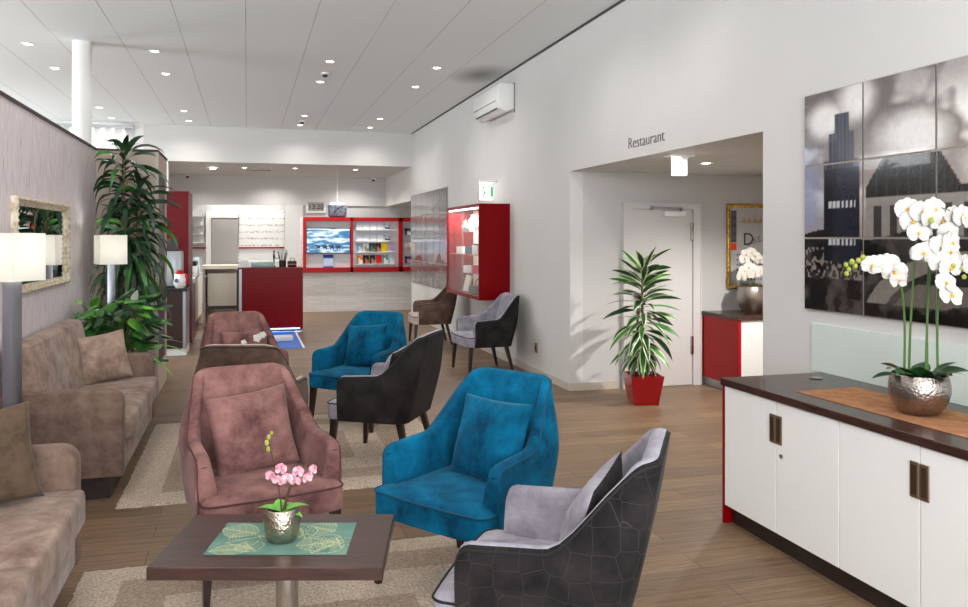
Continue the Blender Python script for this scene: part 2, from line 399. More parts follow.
# beam over the reception and the lower ceiling behind it
struct(box(-1.93, XW, 16.0, 16.25, 3.15, ZC+.1).build('wall_beam', WALL, smooth=0), 'white beam above reception', 'beam')
struct(box(-1.93, XW+.15, 16.25, 20.7, 3.15, 3.25).build('ceiling_reception', WALL, smooth=0))
struct(box(-2.08, -1.93, 16.0, 16.2, 0, ZC).build('trim_2', WHITEMATT, smooth=0))
struct(box(-1.93, -1.48, 16.0, 16.2, 0, 3.15).build('wall_reception', WALL, smooth=0))
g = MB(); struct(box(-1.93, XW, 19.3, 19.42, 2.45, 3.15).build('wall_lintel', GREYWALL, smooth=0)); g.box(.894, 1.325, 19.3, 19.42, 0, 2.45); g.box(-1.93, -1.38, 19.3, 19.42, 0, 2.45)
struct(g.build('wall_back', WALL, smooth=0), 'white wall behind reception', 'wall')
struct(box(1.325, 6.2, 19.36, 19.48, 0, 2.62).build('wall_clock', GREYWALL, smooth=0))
struct(box(XW+.15, 6.2, 16.1, 19.36, 2.44, 2.54).build('ceiling_corridor', WALL, smooth=0))
struct(box(6.2, 6.3, 7.9, 20.7, 0, 2.54).build('wall_corridor', WALL, smooth=0))
struct(box(-1.93, 1.3, 20.6, 20.7, 0, 3.15).build('wall_office', WALL, smooth=0))
struct(box(-2.05, -1.93, 16.2, 20.7, 0, 3.25).build('wall_reception_side', WALL, smooth=0))
struct(box(1.3, 6.3, 20.6, 20.7, 0, 3.25).build('wall_rear', WALL, smooth=0))
struct(box(XW+.15, 6.3, 16.0, 16.1, 0, 2.54).build('wall_corridor_end', WALL, smooth=0))
# slip brick lower wall under the display frames
struct(box(1.15, 6.2, 17.52, 17.75, 0, 2.1).build('partition_brick', BRICK, smooth=0), 'white slip brick half wall', 'partition')
# left partition with wallpaper
struct(box(-1.62, -1.5, -2.5, 8.66, 0, 2.55).build('wall_left', PAPER, smooth=0), 'wallpapered partition wall', 'wall')
struct(box(-1.64, -1.49, -2.5, 8.67, 2.55, 2.575).build('trim_3', DARKCAP, smooth=0))
# end block of the partition, a taupe panel with a recess on its side
e = MB(); e.box(-1.62, -.905, 8.66, 8.74, 0, 2.55); e.box(-1.62, -.905, 9.52, 9.6, 0, 2.55); e.box(-1.62, -.905, 8.74, 9.52, 2.36, 2.55); e.box(-1.62, -1.1, 8.74, 9.52, 0, 2.36); e.box(-1.62, -.905, 8.74, 9.52, 0, .3)
struct(e.build('partition_end', TAN, smooth=0), 'taupe end panel of the partition', 'partition')
struct(box(-1.63, -.895, 8.65, 9.61, 2.55, 2.575).build('trim_4', DARKCAP, smooth=0))
struct(MB().box(-1.1, -.92, 8.745, 9.515, .3, 2.36).build('trim_6', BROWNCAB, smooth=0))
struct(box(-.93, -.895, 8.648, 8.66, 0, 2.55).build('trim_5', TAN2, smooth=0))
# pillar
struct(MB().lathe([(.1, 0), (.1, ZC)], -1.79, 9.487, 40).build('pillar', WHITEMATT), 'round white pillar', 'pillar')
# far left: window wall with sheer curtains
f = MB(); f.box(-6.5, -2.08, 16.0, 16.15, 0, 1.0); f.box(-6.5, -2.08, 16.0, 16.15, 3.78, ZC); f.box(-6.5, -6.2, 16.0, 16.15, 1.0, 3.78); f.box(-2.25, -2.08, 16.0, 16.15, 1.0, 3.78)
struct(f.build('wall_far', WALL, smooth=0))
fr = MB()
for x in (-6.2, -5.2, -4.2, -3.2, -2.25): fr.box(x-.03, x+.03, 16.05, 16.1, 1.0, 3.78)
fr.box(-6.2, -2.25, 16.05, 16.1, 1.0, 1.06); fr.box(-6.2, -2.25, 16.05, 16.1, 3.72, 3.78)
struct(fr.build('window_1', WHITEMATT, smooth=0))
rings = []
for z in (1.0, 3.74):
    rings.append([(-6.2+3.95*i/220, 15.9+.035*sin(i*.62)+.012*sin(i*.27), z) for i in range(221)])
cm = MB(); cm.ring_loft(rings, closed=False, cap0=False, cap1=False)
cur = cm.build('curtain', CURTAIN, smooth=80)
tag(cur, 'white sheer pleated curtain across the high window behind the pillar', 'curtain')
tag(box(-6.2, -2.1, 15.86, 15.95, 3.74, 3.79).build('curtain_rail', STEEL2, smooth=0), 'slim rail carrying the white sheer curtain', 'curtain rail')
# outer walls that the camera does not see, with window openings added to let fill light in
f = MB(); f.box(-6.6, -6.5, -4, 16.15, 0, .9); f.box(-6.6, -6.5, -4, 16.15, 3.5, ZC)
for y0_, y1_ in ((-4, 1.5), (3.5, 7.5), (9.5, 12.5), (14.5, 16.15)): f.box(-6.6, -6.5, y0_, y1_, .9, 3.5)  # gaps between these piers are side openings added for their light
struct(f.build('wall_side', WALL, smooth=0))
f = MB(); f.box(-6.5, XW+.15, -4.1, -4, 0, .35); f.box(-6.5, XW+.15, -4.1, -4, 3.55, ZC)
for x in (-6.5, -4.1, -1.7, .7, 3.2): f.box(x, x+.16, -4.1, -4, .35, 3.55)  # posts of an unseen opening added behind the camera as frontal fill
struct(f.build('wall_front', WALL, smooth=0))
# alcove door
DOORW = mat('pale_grey_door', rgb(212, 210, 209), rough=.5)
dr = box(4.075, 4.829, 7.715, 7.745, .006, 1.965).build('door_1', DOORW, smooth=0); struct(dr, 'white door with closer', 'door')
f = MB(); f.box(3.979, 4.07, 7.70, 7.75, 0, 2.02); f.box(4.834, 4.925, 7.70, 7.75, 0, 2.02); f.box(4.07, 4.834, 7.70, 7.75, 1.97, 2.02)
f.box(3.97, 3.985, 7.69, 7.75, 0, 2.035); f.box(4.92, 4.935, 7.69, 7.75, 0, 2.035); f.box(3.985, 4.92, 7.69, 7.75, 2.02, 2.035)
f.build('door_frame', DOORW, dr, smooth=0)
c = MB(); c.box(4.45, 4.72, 7.65, 7.715, 1.89, 1.945, .008)
c.build('door_closer', WHITE, dr)
c = MB(); c.box(4.3, 4.7, 7.68, 7.70, 1.975, 1.995, .004); c.box(4.66, 4.68, 7.67, 7.70, 1.94, 1.99); c.box(4.3, 4.325, 7.66, 7.70, 1.96, 2.005)
c.build('closer_arm', STEEL2, dr)
for z in (1.62, .35):
    MB().box(4.80, 4.835, 7.69, 7.716, z, z+.2, .006).build('hinge', CHROME, dr)
g = MB(); g.lathe([(.028, 0), (.028, .012), (.012, .02), (.012, .06)], n=16); g.box(-.01, .1, -.01, .01, .045, .06, .004)
g.build('door_handle', CHROME, dr, loc=(4.13, 7.715, 1.02), rot=(R(90), 0, 0))

# ------------------------------------------------------------------ ceiling lights
LX = (-2.4, -1.05, 1.0, 2.37); LY = (-2.0, .85, 2.15, 5.3, 6.6, 9.73, 11.03, 14.17, 15.35)
rowname = {-2.4: 'behind the white pillar', -1.05: 'over the tall plant', 1.0: 'holding the smoke detectors', 2.37: 'nearest the air conditioner'}
yname = {9.73: 'first', 11.03: 'second', 14.17: 'third', 15.35: 'last', 6.6: 'topmost'}
SPOT = 30
proto = None
def downlight(x, y, z, label, group, r=.045):
    global proto
    if proto is None:
        proto = thing('downlight', label, 'ceiling light', (x, y, z), 0, group)
        t = MB(); t.lathe([(r, .0), (r+.004, -.006), (r+.022, -.007), (r+.024, 0)], n=24); t.build('trim_ring', WHITE, proto)
        MB().lathe([(.0004, -.003), (r, -.003), (r, -.001)], n=24).build('lens', LIGHT, proto)
        return proto
    o = copy_tree(proto); o.location = (x, y, z); tag(o, label, 'ceiling light', group); return o
def spot(x, y, z, e, size=150, blend=.8, rad=.05, col=(1, .96, .91)):
    l = D.lights.new('spot', 'SPOT'); l.energy = e; l.spot_size = R(size); l.spot_blend = blend; l.shadow_soft_size = rad; l.color = col
    o = D.objects.new('spot', l); C.objects.link(o); o.location = (x, y, z); return o
for x in LX:
    for y in LY:
        spot(x, y, ZC-.03, SPOT)
        if y > 9 or (y == 6.6 and x == 2.37):
            downlight(x, y, ZC, 'round ceiling light, %s before the beam in the row %s' % (yname[y], rowname[x]), 'recessed lights in the main ceiling')
for i, (x, y, lab) in enumerate(((-.05, 17.1, 'small recessed light in the lower ceiling beside the air vent'), (1.0, 17.0, 'small recessed light in the lower ceiling above the red counter edge'),
        (2.3, 17.0, 'small recessed light in the lower ceiling above the brochure rack'))):
    downlight(x, y, 3.15, lab, 'recessed lights behind the beam'); spot(x, y, 3.12, 95)
for x, y in ((-1., 18.3), (.6, 18.6), (2.4, 18.6)): spot(x, y, 3.1, 62)
for x, y in ((-.6, 20.0), (.5, 20.0)): spot(x, y, 3.1, 58)
spot(4.8, 18.4, 2.4, 20)
downlight(4.256, 6.56, 2.37, 'small round recessed ceiling light inside the Restaurant alcove', 'alcove ceiling lights'); spot(4.256, 6.56, 2.34, 10)
spot(4.85, 6.0, 2.34, 260, rad=.025)
for i, (x, y, lab) in enumerate(((1.004, 10.43, 'round white smoke detector between the near pair of ceiling lights'), (1.0, 14.82, 'round white smoke detector between the far pair of ceiling lights by the beam'))):
    t = thing('smoke_detector', lab, 'smoke detector', (x, y, ZC), 0, 'smoke detectors')
    MB().lathe([(.055, 0), (.055, -.02), (.04, -.025)], n=20).build('base', WHITEMATT, t)
    k = MB(); k.lathe([(.034, -.026), (.034, -.045), (.02, -.055), (.001, -.056)], n=20); k.build('sensor_head', DARKGREY, t)
t = thing('ceiling_vent', 'slotted dark air vent in the lower ceiling above the white doorway', 'vent', (.24, 17.5, 3.15))
MB().box(-.3, .3, -.09, .09, -.012, 0, .004).build('frame', WHITEMATT, t)
for i in range(4): MB().box(-.27, .27, -.07+i*.036, -.045+i*.036, -.018, -.012).build('slat', BLACK, t)
def dome(name, x, y, z, lab, m=WHITEMATT, r=.07):
    t = thing(name, lab, name.replace('_', ' '), (x, y, z))
    MB().lathe([(r, 0), (r, -.03), (r*.8, -.045)], n=20).build('base', m, t); MB().ball((0, 0, -.05), r*.55, n=12).build('lens_dome', BLACK, t)
dome('security_camera', -1.35, 19.24, 3.15, 'small dark dome camera in the corner of the lower ceiling over the red tall panel')
dome('security_camera', 3.05, 19.24, 3.15, 'small dark dome camera on the lower ceiling over the brochure racks')
t = thing('ceiling_speaker', 'flat round white ceiling fitting just behind the beam', 'ceiling fitting', (-.7, 16.9, 3.15))
MB().lathe([(.13, 0), (.13, -.012), (.11, -.02), (.001, -.022)], n=28).build('grille', WHITE, t)
MB().lathe([(.06, 0), (.06, -.035), (.001, -.04)], n=24).build('lamp_glass', LIGHT, t, loc=(0, .34, 0))

# ------------------------------------------------------------------ right wall: air conditioner, signs, mosaic, glass case
t = thing('air_conditioner', 'white split air conditioner high on the wall under the ceiling', 'air conditioner', (XW, 10.1, 3.3))
prof = [(0, 0.03), (0, .36), (-.2, .36), (-.235, .33), (-.24, .13), (-.2, .05), (-.12, 0.0)]
MB().prism(prof, 'y', -.55, .57, r=.012).build('housing', WHITE, t)
MB().box(-.246, -.236, -.5, .52, .135, .141).build('seam', DARKGREY, t, smooth=0)
fl = MB(); fl.box(-.225, -.12, -.46, .48, -.004, .006, .003); fl.build('louvre_flap', WHITEMATT, t, rot=(0, R(18), 0), loc=(0, 0, -.02))
MB().box(-.215, -.205, -.46, .48, .036, .052).build('outlet_slot', BLACK, t, smooth=0)
MB().box(-.006, 0, -.56, -.545, -.01, .37).build('bracket', DARKGREY, t, smooth=0)
t = thing('exit_sign', 'glowing white emergency exit sign with a green running figure above the glass case', 'exit sign', (XW, 10.3, 2.18))
MB().box(-.245, -.06, -.012, .012, 0, .24, .004).build('sign_panel', SIGNGLOW, t)
MB().box(-.25, 0, -.025, .025, .24, .275, .006).build('lamp_housing', WHITE, t)
k = MB(); k.ball((-.19, -.014, .17), .018, .004, .018); k.tube([(-.19, -.014, .15), (-.18, -.014, .10), (-.2, -.014, .05)], .012); k.tube([(-.18, -.014, .10), (-.15, -.014, .075), (-.14, -.014, .04)], .01)
k.tube([(-.19, -.014, .14), (-.225, -.014, .12), (-.235, -.014, .09)], .008); k.box(-.135, -.06, -.016, -.012, .04, .055); k.box(-.09, -.06, -.016, -.012, .04, .19)
k.build('pictogram', GREEN, t)
# lettering on the wall
o = text('wall_lettering', 'Restaurant', .145, TEXTGREY, WALLTEXT((XW-.002, 6.43, 2.462)), .003, None, -.0025)
xs = [v.co.y for v in o.data.vertices]; wd = max(xs)-min(xs); k = .63/wd
for v in o.data.vertices: v.co.y = 6.43-(6.43-v.co.y)*k
tag(o, 'grey Restaurant lettering on the white wall over the alcove opening', 'lettering')

FRAMEC = mat('champagne_edge', rgb(176, 166, 158), rough=.4, metal=.5)
def mosaic(name, lab, y0, z0, cw, ch, nc, nr, gap, fn, res, th=.022):
    t = thing(name, lab, 'wall picture', (XW, y0-nc*cw/2, z0))
    L = nc*cw; H = nr*ch
    MB().box(-th+.006, 0, -L/2-.0, L/2, 0, H).build('frame', FRAMEC, t, smooth=0)
    for j in range(nr):
        for i in range(nc):
            a0, b0 = i*cw+gap, j*ch+gap; w_, h_ = cw-2*gap, ch-2*gap
            paint('photo_panel', (-th, L/2-a0, b0), (0, -w_, 0), (0, 0, h_), res[0], res[1], (lambda u, v: fn(a0+u*w_, b0+v*h_)), PHOTO, t, th-.012)
def powerhouse(a, b):
    sky = mixc((.62, .57, .54), (.42, .39, .38), sm(.45, 1.35, b))
    cl = fbm(a*2.6+3, b*3.2)
    q = sm(.52, .66, cl)*sm(.5, .75, b)*(1-.55*sm(1.05, 1.3, b))
    q = max(q, .95*sm(.2, .06, sqrt((a-.18)**2+((b-1.14)*1.3)**2)+.12*(cl-.5)), .95*sm(.2, .05, sqrt((a-.42)**2+((b-1.24)*1.2)**2)+.15*(cl-.5)))
    q = max(q, .9*sm(.24, .05, sqrt(((a-.85)*.8)**2+((b-.98)*1.1)**2)+.25*(cl-.5)), .8*sm(.3, .05, sqrt(((a-1.35)*.8)**2+((b-.8)*1.1)**2)+.3*(cl-.5)))
    c = mixc(sky, (.93, .92, .91), q)
    c = mixc(c, (.52, .56, .70), .75*sm(.28, .0, a)*sm(1.2, .75, b)*sm(.3, .6, b))
    # long low hall with a pitched roof
    if .50 < a < 1.9 and b < .9:
        roof = .88-max(0, (.62-a))*1.3-max(0, a-.98)*1.5
        if .70 < b < roof or (.66 < b <= .70 and a < 1.15): c = (.16, .155, .155) if (a*14) % 1 > .12 else (.23, .22, .22)
        elif b <= .7 and b > .42:
            c = (.56, .54, .52) if (a*9) % 1 > .45 or b > .62 else (.24, .23, .23)
            if a > 1.15: c = mixc(c, (.72, .70, .68), .5)
    if b < .46+.03*sin(a*9):
        n = fbm(a*9, b*9); c = mixc((.07, .065, .07), (.30, .28, .27), sm(.45, .75, n))
        if a > .48 and b < .40 and b > .08:
            d = sqrt((a-1.15)**2+((b+.05)*1.6)**2)
            if .55 < d < .68: c = (.50, .48, .45)
            if .25 < d < .5 and b < .2: c = (.42, .39, .36)
        if a < .48 and .2 < b < .38 and vn(a*70, b*50) > .62: c = (.50, .47, .44)
    tw = (.17 < a < .45 and b < .9) or (.21 < a < .41 and b < 1.06) or (.26 < a < .37 and b < 1.17)
    if tw and b > .3:
        c = mixc((.07, .08, .12), (.20, .22, .30), sm(.2, .32, a)*.4+.35*sm(.4, 1.1, b))
        if b > .85: c = mixc(c, (.36, .36, .40), .55 if (a*36) % 1 > .5 else .1)
        for bb in (.62, .40):
            if bb < b < bb+.035 and .2 < a < .42 and (a*30) % 1 > .35: c = (.75, .75, .76)
    return tuple(max(0, min(1, x+(vn(a*60, b*60)-.5)*.04)) for x in c)
mosaic('photo_mosaic', 'large black and white paneled photo of a dark tower and hall above the sideboard', 4.088, 1.21, .4785, .44, 4, 3, .006, powerhouse, (58, 54))
def skyline(a, b):
    c = mixc((.62, .60, .60), (.45, .44, .45), sm(.5, 1.8, b))
    c = mixc(c, (.74, .77, .84), .8*sm(.45, .75, b)*sm(1.1, .8, b))
    h = .42+.25*vn(a*3.2, 5)+.3*(vn(a*1.3, 9) > .72)
    if b < h: c = mixc((.34, .32, .32), (.50, .47, .46), vn(a*8, b*8))
    if b < .3: c = mixc(c, (.62, .58, .56), .6*vn(a*12, b*20))
    if 1.35 < a < 1.42 and b < 1.4: c = (.4, .39, .4)
    return c
mosaic('photo_mosaic', 'grey photo mosaic of a skyline in slim panels beside the red glass case', 16.06, .73, .511, .4525, 6, 4, .01, skyline, (10, 10))

t = thing('display_case', 'red wall mounted display case with sliding glass front', 'display case', (XW, 10.565, .83))
Lc = .841; Xc = -.429; Hc = 1.275
MB().box(Xc, 0, -Lc, -Lc+.03, 0, Hc).build('side_panel', RED, t, smooth=0)
MB().box(Xc, 0, Lc-.03, Lc, 0, Hc).build('side_panel', RED, t, smooth=0)
MB().box(Xc, 0, -Lc+.03, Lc-.03, 0, .045).build('bottom_panel', RED, t, smooth=0)
MB().box(Xc, 0, -Lc+.03, Lc-.03, Hc-.045, Hc).build('top_panel', RED, t, smooth=0)
MB().box(-.02, 0, -Lc+.03, Lc-.03, .045, Hc-.045).build('back_panel', CREAM, t, smooth=0)
MB().box(Xc+.02, Xc+.05, -Lc+.04, Lc-.04, Hc-.062, Hc-.046).build('light_strip', LEDSTRIP, t, smooth=0)
for z in (.32, .585, .9): MB().box(-.38, -.02, -Lc+.03, Lc-.03, z, z+.008).build('shelf', GLASS, t, smooth=0)
MB().box(-.39, -.38, -Lc+.03, Lc-.03, .582, .596).build('shelf_edge', mat('orange_edge', rgb(214, 110, 60), rough=.4), t, smooth=0)
MB().box(Xc+.006, Xc+.012, -Lc+.03, .02, .045, Hc-.063).build('glass_door', GLASS, t, smooth=0)
MB().box(Xc+.016, Xc+.022, -.02, Lc-.03, .045, Hc-.063).build('glass_door', GLASS, t, smooth=0)
l = D.lights.new('case_light', 'AREA'); l.shape = 'RECTANGLE'; l.size = .04; l.size_y = 1.5; l.energy = 26; l.color = (.93, .97, 1)
o = D.objects.new('case_light', l); C.objects.link(o); o.location = (XW-.3, 10.565, .83+Hc-.07)
y0 = 10.565
def vase(x, y, z, m, s, lab, prof):
    tag(MB().lathe([(r*s, h*s) for r, h in prof], n=20).build('vase', m, loc=(x, y, z)), lab, 'vase')
VP = [(.001, 0), (.05, 0), (.085, .08), (.06, .17), (.03, .2), (.04, .235), (.032, .235), (.02, .2), (.001, .19)]
vase(XW-.29, y0-.1, .83+.909, WHITE, 1., 'white round vase on the top glass shelf of the red case', VP)
vase(XW-.3, y0-.4, .83+.909, WHITE, .8, 'small white vase nearest the case side on the top glass shelf', VP)
vase(XW-.28, y0+.3, .83+.909, CHROME, .8, 'silver vase on the top glass shelf of the red case', VP)
def goods(name, lab, x, y, z, sx, sy, sz, m, cat, lid=None):
    t = thing(name, lab, cat, (x, y, z)); MB().box(-sx/2, sx/2, -sy/2, sy/2, 0, sz, .006).build('body', m, t)
    if lid: MB().box(-sx/2-.004, sx/2+.004, -sy/2-.004, sy/2+.004, sz, sz+.02, .004).build('lid', lid, t)
PINKBOX = mat('magenta_card', rgb(206, 40, 96), rough=.5); BLUEBOX = mat('slate_card', rgb(70, 84, 104), rough=.5)
goods('gift_box', 'white gift box with dark lid on the orange edged shelf', XW-.29, y0-.4, .83+.593, .16, .2, .13, WHITE, 'gift box', BLACK)
goods('gift_box', 'slate grey gift box on the orange edged shelf', XW-.3, y0-.05, .83+.593, .14, .2, .11, BLUEBOX, 'gift box')
goods('gift_box', 'white flat box on the orange edged shelf at the far side', XW-.28, y0+.4, .83+.593, .16, .3, .1, WHITE, 'gift box')
goods('gift_box', 'magenta gift box on the lowest glass shelf', XW-.29, y0-.35, .83+.328, .15, .18, .12, PINKBOX, 'gift box')
goods('gift_box', 'white gift box beside the magenta one', XW-.29, y0+.05, .83+.328, .15, .22, .1, WHITE, 'gift box')
bk = box(-.015, .015, -.13, .13, 0, .24, .003).build('brochure', CREAM, loc=(XW-.3, y0+.25, .877), rot=(0, R(14), 0))
tag(bk, 'cream booklet leaning at the bottom of the red case', 'booklet')
bg = thing('handbag', 'dark handbag lying at the bottom of the red case', 'handbag', (XW-.3, y0-.35, .876))
MB().box(-.09, .09, -.15, .15, 0, .12, .03, 3).build('body', DARKGREY, bg)
MB().tube([(0, -.1, .11), (0, -.08, .18), (0, 0, .21), (0, .08, .18), (0, .1, .11)], .008).build('handle', BLACK, bg)
t = thing('wall_socket', 'small wall socket low beside the alcove corner', 'socket', (XW, 8.75, .33))
MB().box(-.012, 0, -.04, .04, -.06, .06, .004).build('cover_plate', BRONZE, t); MB().lathe([(.001, 0), (.022, 0), (.022, .004)], n=16).build('socket', BLACK, t, loc=(-.016, 0, 0), rot=(0, R(90), 0))

# ------------------------------------------------------------------ rugs
def rug(x0, x1, y0, y1, lab):
    cx, cy = (x0+x1)/2, (y0+y1)/2; n = 90; vs = []; mb = MB()
    hx, hy = (x1-x0)/2, (y1-y0)/2
    for j in range(n+1):
        for i in range(n+1):
            u, v = 2*i/n-1, 2*j/n-1
            e = min(1, (1-max(abs(u), abs(v)))*14)
            vs.append((u*hx+.012*(hsh(j, 3)-.5)*(abs(u) > .98), v*hy+.012*(hsh(i, 5)-.5)*(abs(v) > .98), +.002+.010*sqrt(e)+.006*hsh(i*1.7, j*2.3)*e))
    mb.add(vs, [(j*(n+1)+i, j*(n+1)+i+1, (j+1)*(n+1)+i+1, (j+1)*(n+1)+i) for j in range(n) for i in range(n)])
    tag(mb.build('rug', RUG, loc=(cx, cy, 0), smooth=60), lab, 'rug')
rug(-.775, 1.42, 2.0, 4.17, 'taupe shaggy rug under the coffee table with the placemat')
rug(-.775, 1.5, 5.08, 7.3, 'taupe shaggy rug with pale bands beside the long sofa and black armchair')

# ------------------------------------------------------------------ armchairs
AW, AY, RC, TK = .343, -.235, .095, .068
YB = .205
def plan():
    pts = []
    for i in range(19):
        t = (i/18)**1.35; pts.append((-AW+.014*t, AY+(YB-AY)*t, -1, 0))
    for i in range(1, 10):
        a = pi-(pi/2)*i/9; cx, cy = -AW+.014+RC, YB; pts.append((cx+RC*cos(a), cy+RC*sin(a), cos(a), sin(a)))
    for i in range(1, 12): pts.append((-(AW-.014-RC)+2*(AW-.014-RC)*i/12, YB+RC, 0, 1))
    return pts+[(-x, y, -nx, ny) for x, y, nx, ny in reversed(pts[:28])]
PLAN = plan()
def dists():
    d = [0]
    for i in range(1, len(PLAN)): d.append(d[-1]+math.dist(PLAN[i][:2], PLAN[i-1][:2]))
    return d
DS = dists()
def ztop(i):
    s_ = min(DS[i], DS[-1]-DS[i])
    z = .648+.012*sm(0, .3, s_)+.272*sm(.26, .50, s_)**1.2+.02*sm(.44, .62, s_)
    r = .045
    if s_ < r: z -= r*(1-sqrt(max(0, 1-(1-s_/r)**2)))
    return z
ZB = .325
def warp(x, y, z, y0):
    k = 1-.225*sm(.60, .97, z)*1.0 if z > .60 else 1-.05*(.60-z)/.3
    lean = .22*max(-.12, (z-.45))*sm(-.1, .3, y0)
    crown = 0
    return (x*k, y+lean, z)
def shell(t, outer, inner, pipe):
    mb = MB(); rings = []; NL = 9
    for i, (x, y, nx, ny) in enumerate(PLAN):
        zt = ztop(i); rg = []; rr = TK/2
        tk = TK
        for k in range(NL):                                   # outside, upwards
            z = ZB+(zt-rr-ZB)*k/(NL-1); bulge = .012*sin(pi*k/(NL-1))
            d = -bulge; rg.append(warp(x-nx*d, y-ny*d, z, y))
        for k in range(1, 6):                                 # rounded top
            a = pi*k/6; d = rr-rr*cos(a); rg.append(warp(x-nx*d, y-ny*d, zt-rr+rr*sin(a), y))
        for k in range(NL):                                   # inside, downwards
            z = zt-rr+(ZB-zt+rr)*k/(NL-1); d = tk+.02*sin(pi*k/(NL-1)); rg.append(warp(x-nx*d, y-ny*d, z, y))
        rings.append(rg)
    n = len(rings[0]); vs = [p for r in rings for p in r]; fs = []; mi = []
    for i in range(len(rings)-1):
        for j in range(n):
            k = (j+1) % n; fs.append((i*n+j, i*n+k, (i+1)*n+k, (i+1)*n+j)); mi.append(0 if (j < NL+1 or j == n-1) else 1)
    for base in (0, (len(rings)-1)*n):
        for j in range(n//2): 
            a, b_, c_, d_ = j, j+1, n-2-j, n-1-j
            if b_ < c_: fs.append((base+a, base+b_, base+c_, base+d_)); mi.append(1)
    o = len(mb.v); mb.add(vs, fs); mb.m = mi
    mb.build('backrest', [outer, inner], t, smooth=50)
    path = [warp(PLAN[0][0]+.0, PLAN[0][1], ZB+.01+(ztop(0)-ZB-.03)*k/5, PLAN[0][1]) for k in range(5)]
    for i, (x, y, nx, ny) in enumerate(PLAN): path.append(warp(x+nx*.002-nx*.006, y+ny*.002-ny*.006, ztop(i)-.018, y))
    path += [warp(PLAN[-1][0], PLAN[-1][1], ZB+.01+(ztop(0)-ZB-.03)*k/5, PLAN[-1][1]) for k in range(4, -1, -1)]
    MB().tube(path, .0042, 6).build('piping', pipe, t)
def t_outline(ins=0.):
    R_ = .05; p = []
    fx, fy, ay, rx, ry = AW-.012-ins, -.33+ins, AY-.004-ins*0, .272, .2
    def arc(cx, cy, a0, a1, r, n=5): return [(cx+r*cos(a0+(a1-a0)*i/n), cy+r*sin(a0+(a1-a0)*i/n)) for i in range(n+1)]
    p += arc(-fx+R_, fy+R_, pi, 1.5*pi, R_)
    p += [(-.2, fy-.006), (-.1, fy-.01), (0, fy-.012), (.1, fy-.01), (.2, fy-.006)]
    p += arc(fx-R_, fy+R_, 1.5*pi, 2*pi, R_)
    p += [(fx, ay), (rx, ay), (rx, 0), (rx, ry), (.1, ry+.03), (-.1, ry+.03), (-rx, ry), (-rx, 0), (-rx, ay), (-fx, ay)]
    return p
def seat(t, m, pipe):
    mb = MB(); rings = []
    for z, ins, k in ((.33, .012, .98), (.338, .002, 1), (.43, 0, 1), (.448, .004, 1), (.459, .018, .985)):
        rings.append([(x*k, y*k, z) for x, y in t_outline(ins)])
    base = t_outline(.018)
    for k, z in ((.9, .467), (.7, .475), (.4, .479), (.1, .480)): rings.append([(x*k*.985, (y+.02)*k*.985-.02, z) for x, y in base])
    mb.ring_loft(rings).build('seat', m, t, smooth=50)
    o = t_outline(-.001)[:17]
    MB().tube([(x, y, .447) for x, y in [(-AW+.012, AY)]+o+[(AW-.012, AY)]], .0045, 6).build('seat_piping', pipe, t)
def legs(t):
    for sx in (-1, 1):
        for (x0, y0, x1, y1) in ((.295, -.275, .312, -.298), (.235, .20, .268, .285)):
            rings = []
            for z, h, k in ((.34, .024, 0), (.1, .017, .72), (0.0, .013, 1)):
                cx, cy = sx*(x0+(x1-x0)*k), y0+(y1-y0)*k; rings.append([(cx-h, cy-h, z), (cx+h, cy-h, z), (cx+h, cy+h, z), (cx-h, cy+h, z)])
            MB().ring_loft(rings).build('leg', LEGWOOD, t, smooth=30)
def pillow_mesh(a, h, th, front, back, t, name='cover', n=22, seed=0, mi=None):
    """a = width, h = height, th = thickness; stands on its lower edge, face towards -y"""
    vs = []; fs = []; mis = []
    def pos(u, v, sgn):
        px = u*(1-.07*(1-v*v))*a/2; pz = v*(1-.07*(1-u*u))*h/2
        e = (max(0, 1-u*u)**.55)*(max(0, 1-v*v)**.55)
        w = .012*(fbm(u*2+seed, v*2+5)-.5)*e*4
        return (px, sgn*(th/2)*e+w, pz+h/2)
    for sgn in (-1, 1):
        o = len(vs)
        for j in range(n+1):
            for i in range(n+1): vs.append(pos(2*i/n-1, 2*j/n-1, sgn))
        for j in range(n):
            for i in range(n):
                q = (o+j*(n+1)+i, o+j*(n+1)+i+1, o+(j+1)*(n+1)+i+1, o+(j+1)*(n+1)+i); fs.append(q if sgn < 0 else tuple(reversed(q))); mis.append(0 if sgn < 0 else 1)
    mb = MB(); mb.add(vs, fs); mb.m = mis
    me = mb.build(name, [front, back], None, smooth=60)
    b = bmesh.new(); b.from_mesh(me.data); bmesh.ops.remove_doubles(b, verts=b.verts, dist=.0008); b.to_mesh(me.data); b.free()
    return me
def place_in(o, base_loc, base_rz, loc, rot):
    o.matrix_world = Matrix.Translation(base_loc) @ Matrix.Rotation(base_rz, 4, 'Z') @ Matrix.Translation(loc) @ Matrix.Rotation(rot[2], 4, 'Z') @ Matrix.Rotation(rot[0], 4, 'X') @ Matrix.Rotation(rot[1], 4, 'Y')
def armchair(lab, x, y, deg, outer, inner, pipe, seatm=None, pil=None):
    z = 0.014 if (-.775 < x < 1.5 and (2. < y < 4.1 or 5.1 < y < 7.2)) else .0
    t = thing('armchair', lab, 'armchair', (x, y, z), R(deg), 'velvet armchairs of the lounge')
    shell(t, outer, inner, pipe); seat(t, seatm or inner, pipe); legs(t)
    if pil:
        plab, f_, b_, px, roll, yaw, size, pz = pil[:8]
        p = pillow_mesh(size[0], size[1], .15, f_, b_, t, 'cushion', seed=x)
        tag(p, plab, 'cushion'); place_in(p, (x, y, z), R(deg), (px, pil[8] if len(pil) > 8 else .035, .462+pz), (-R(19), R(roll), R(yaw)))
        return t, p
    return t, None
S42 = (.42, .40)
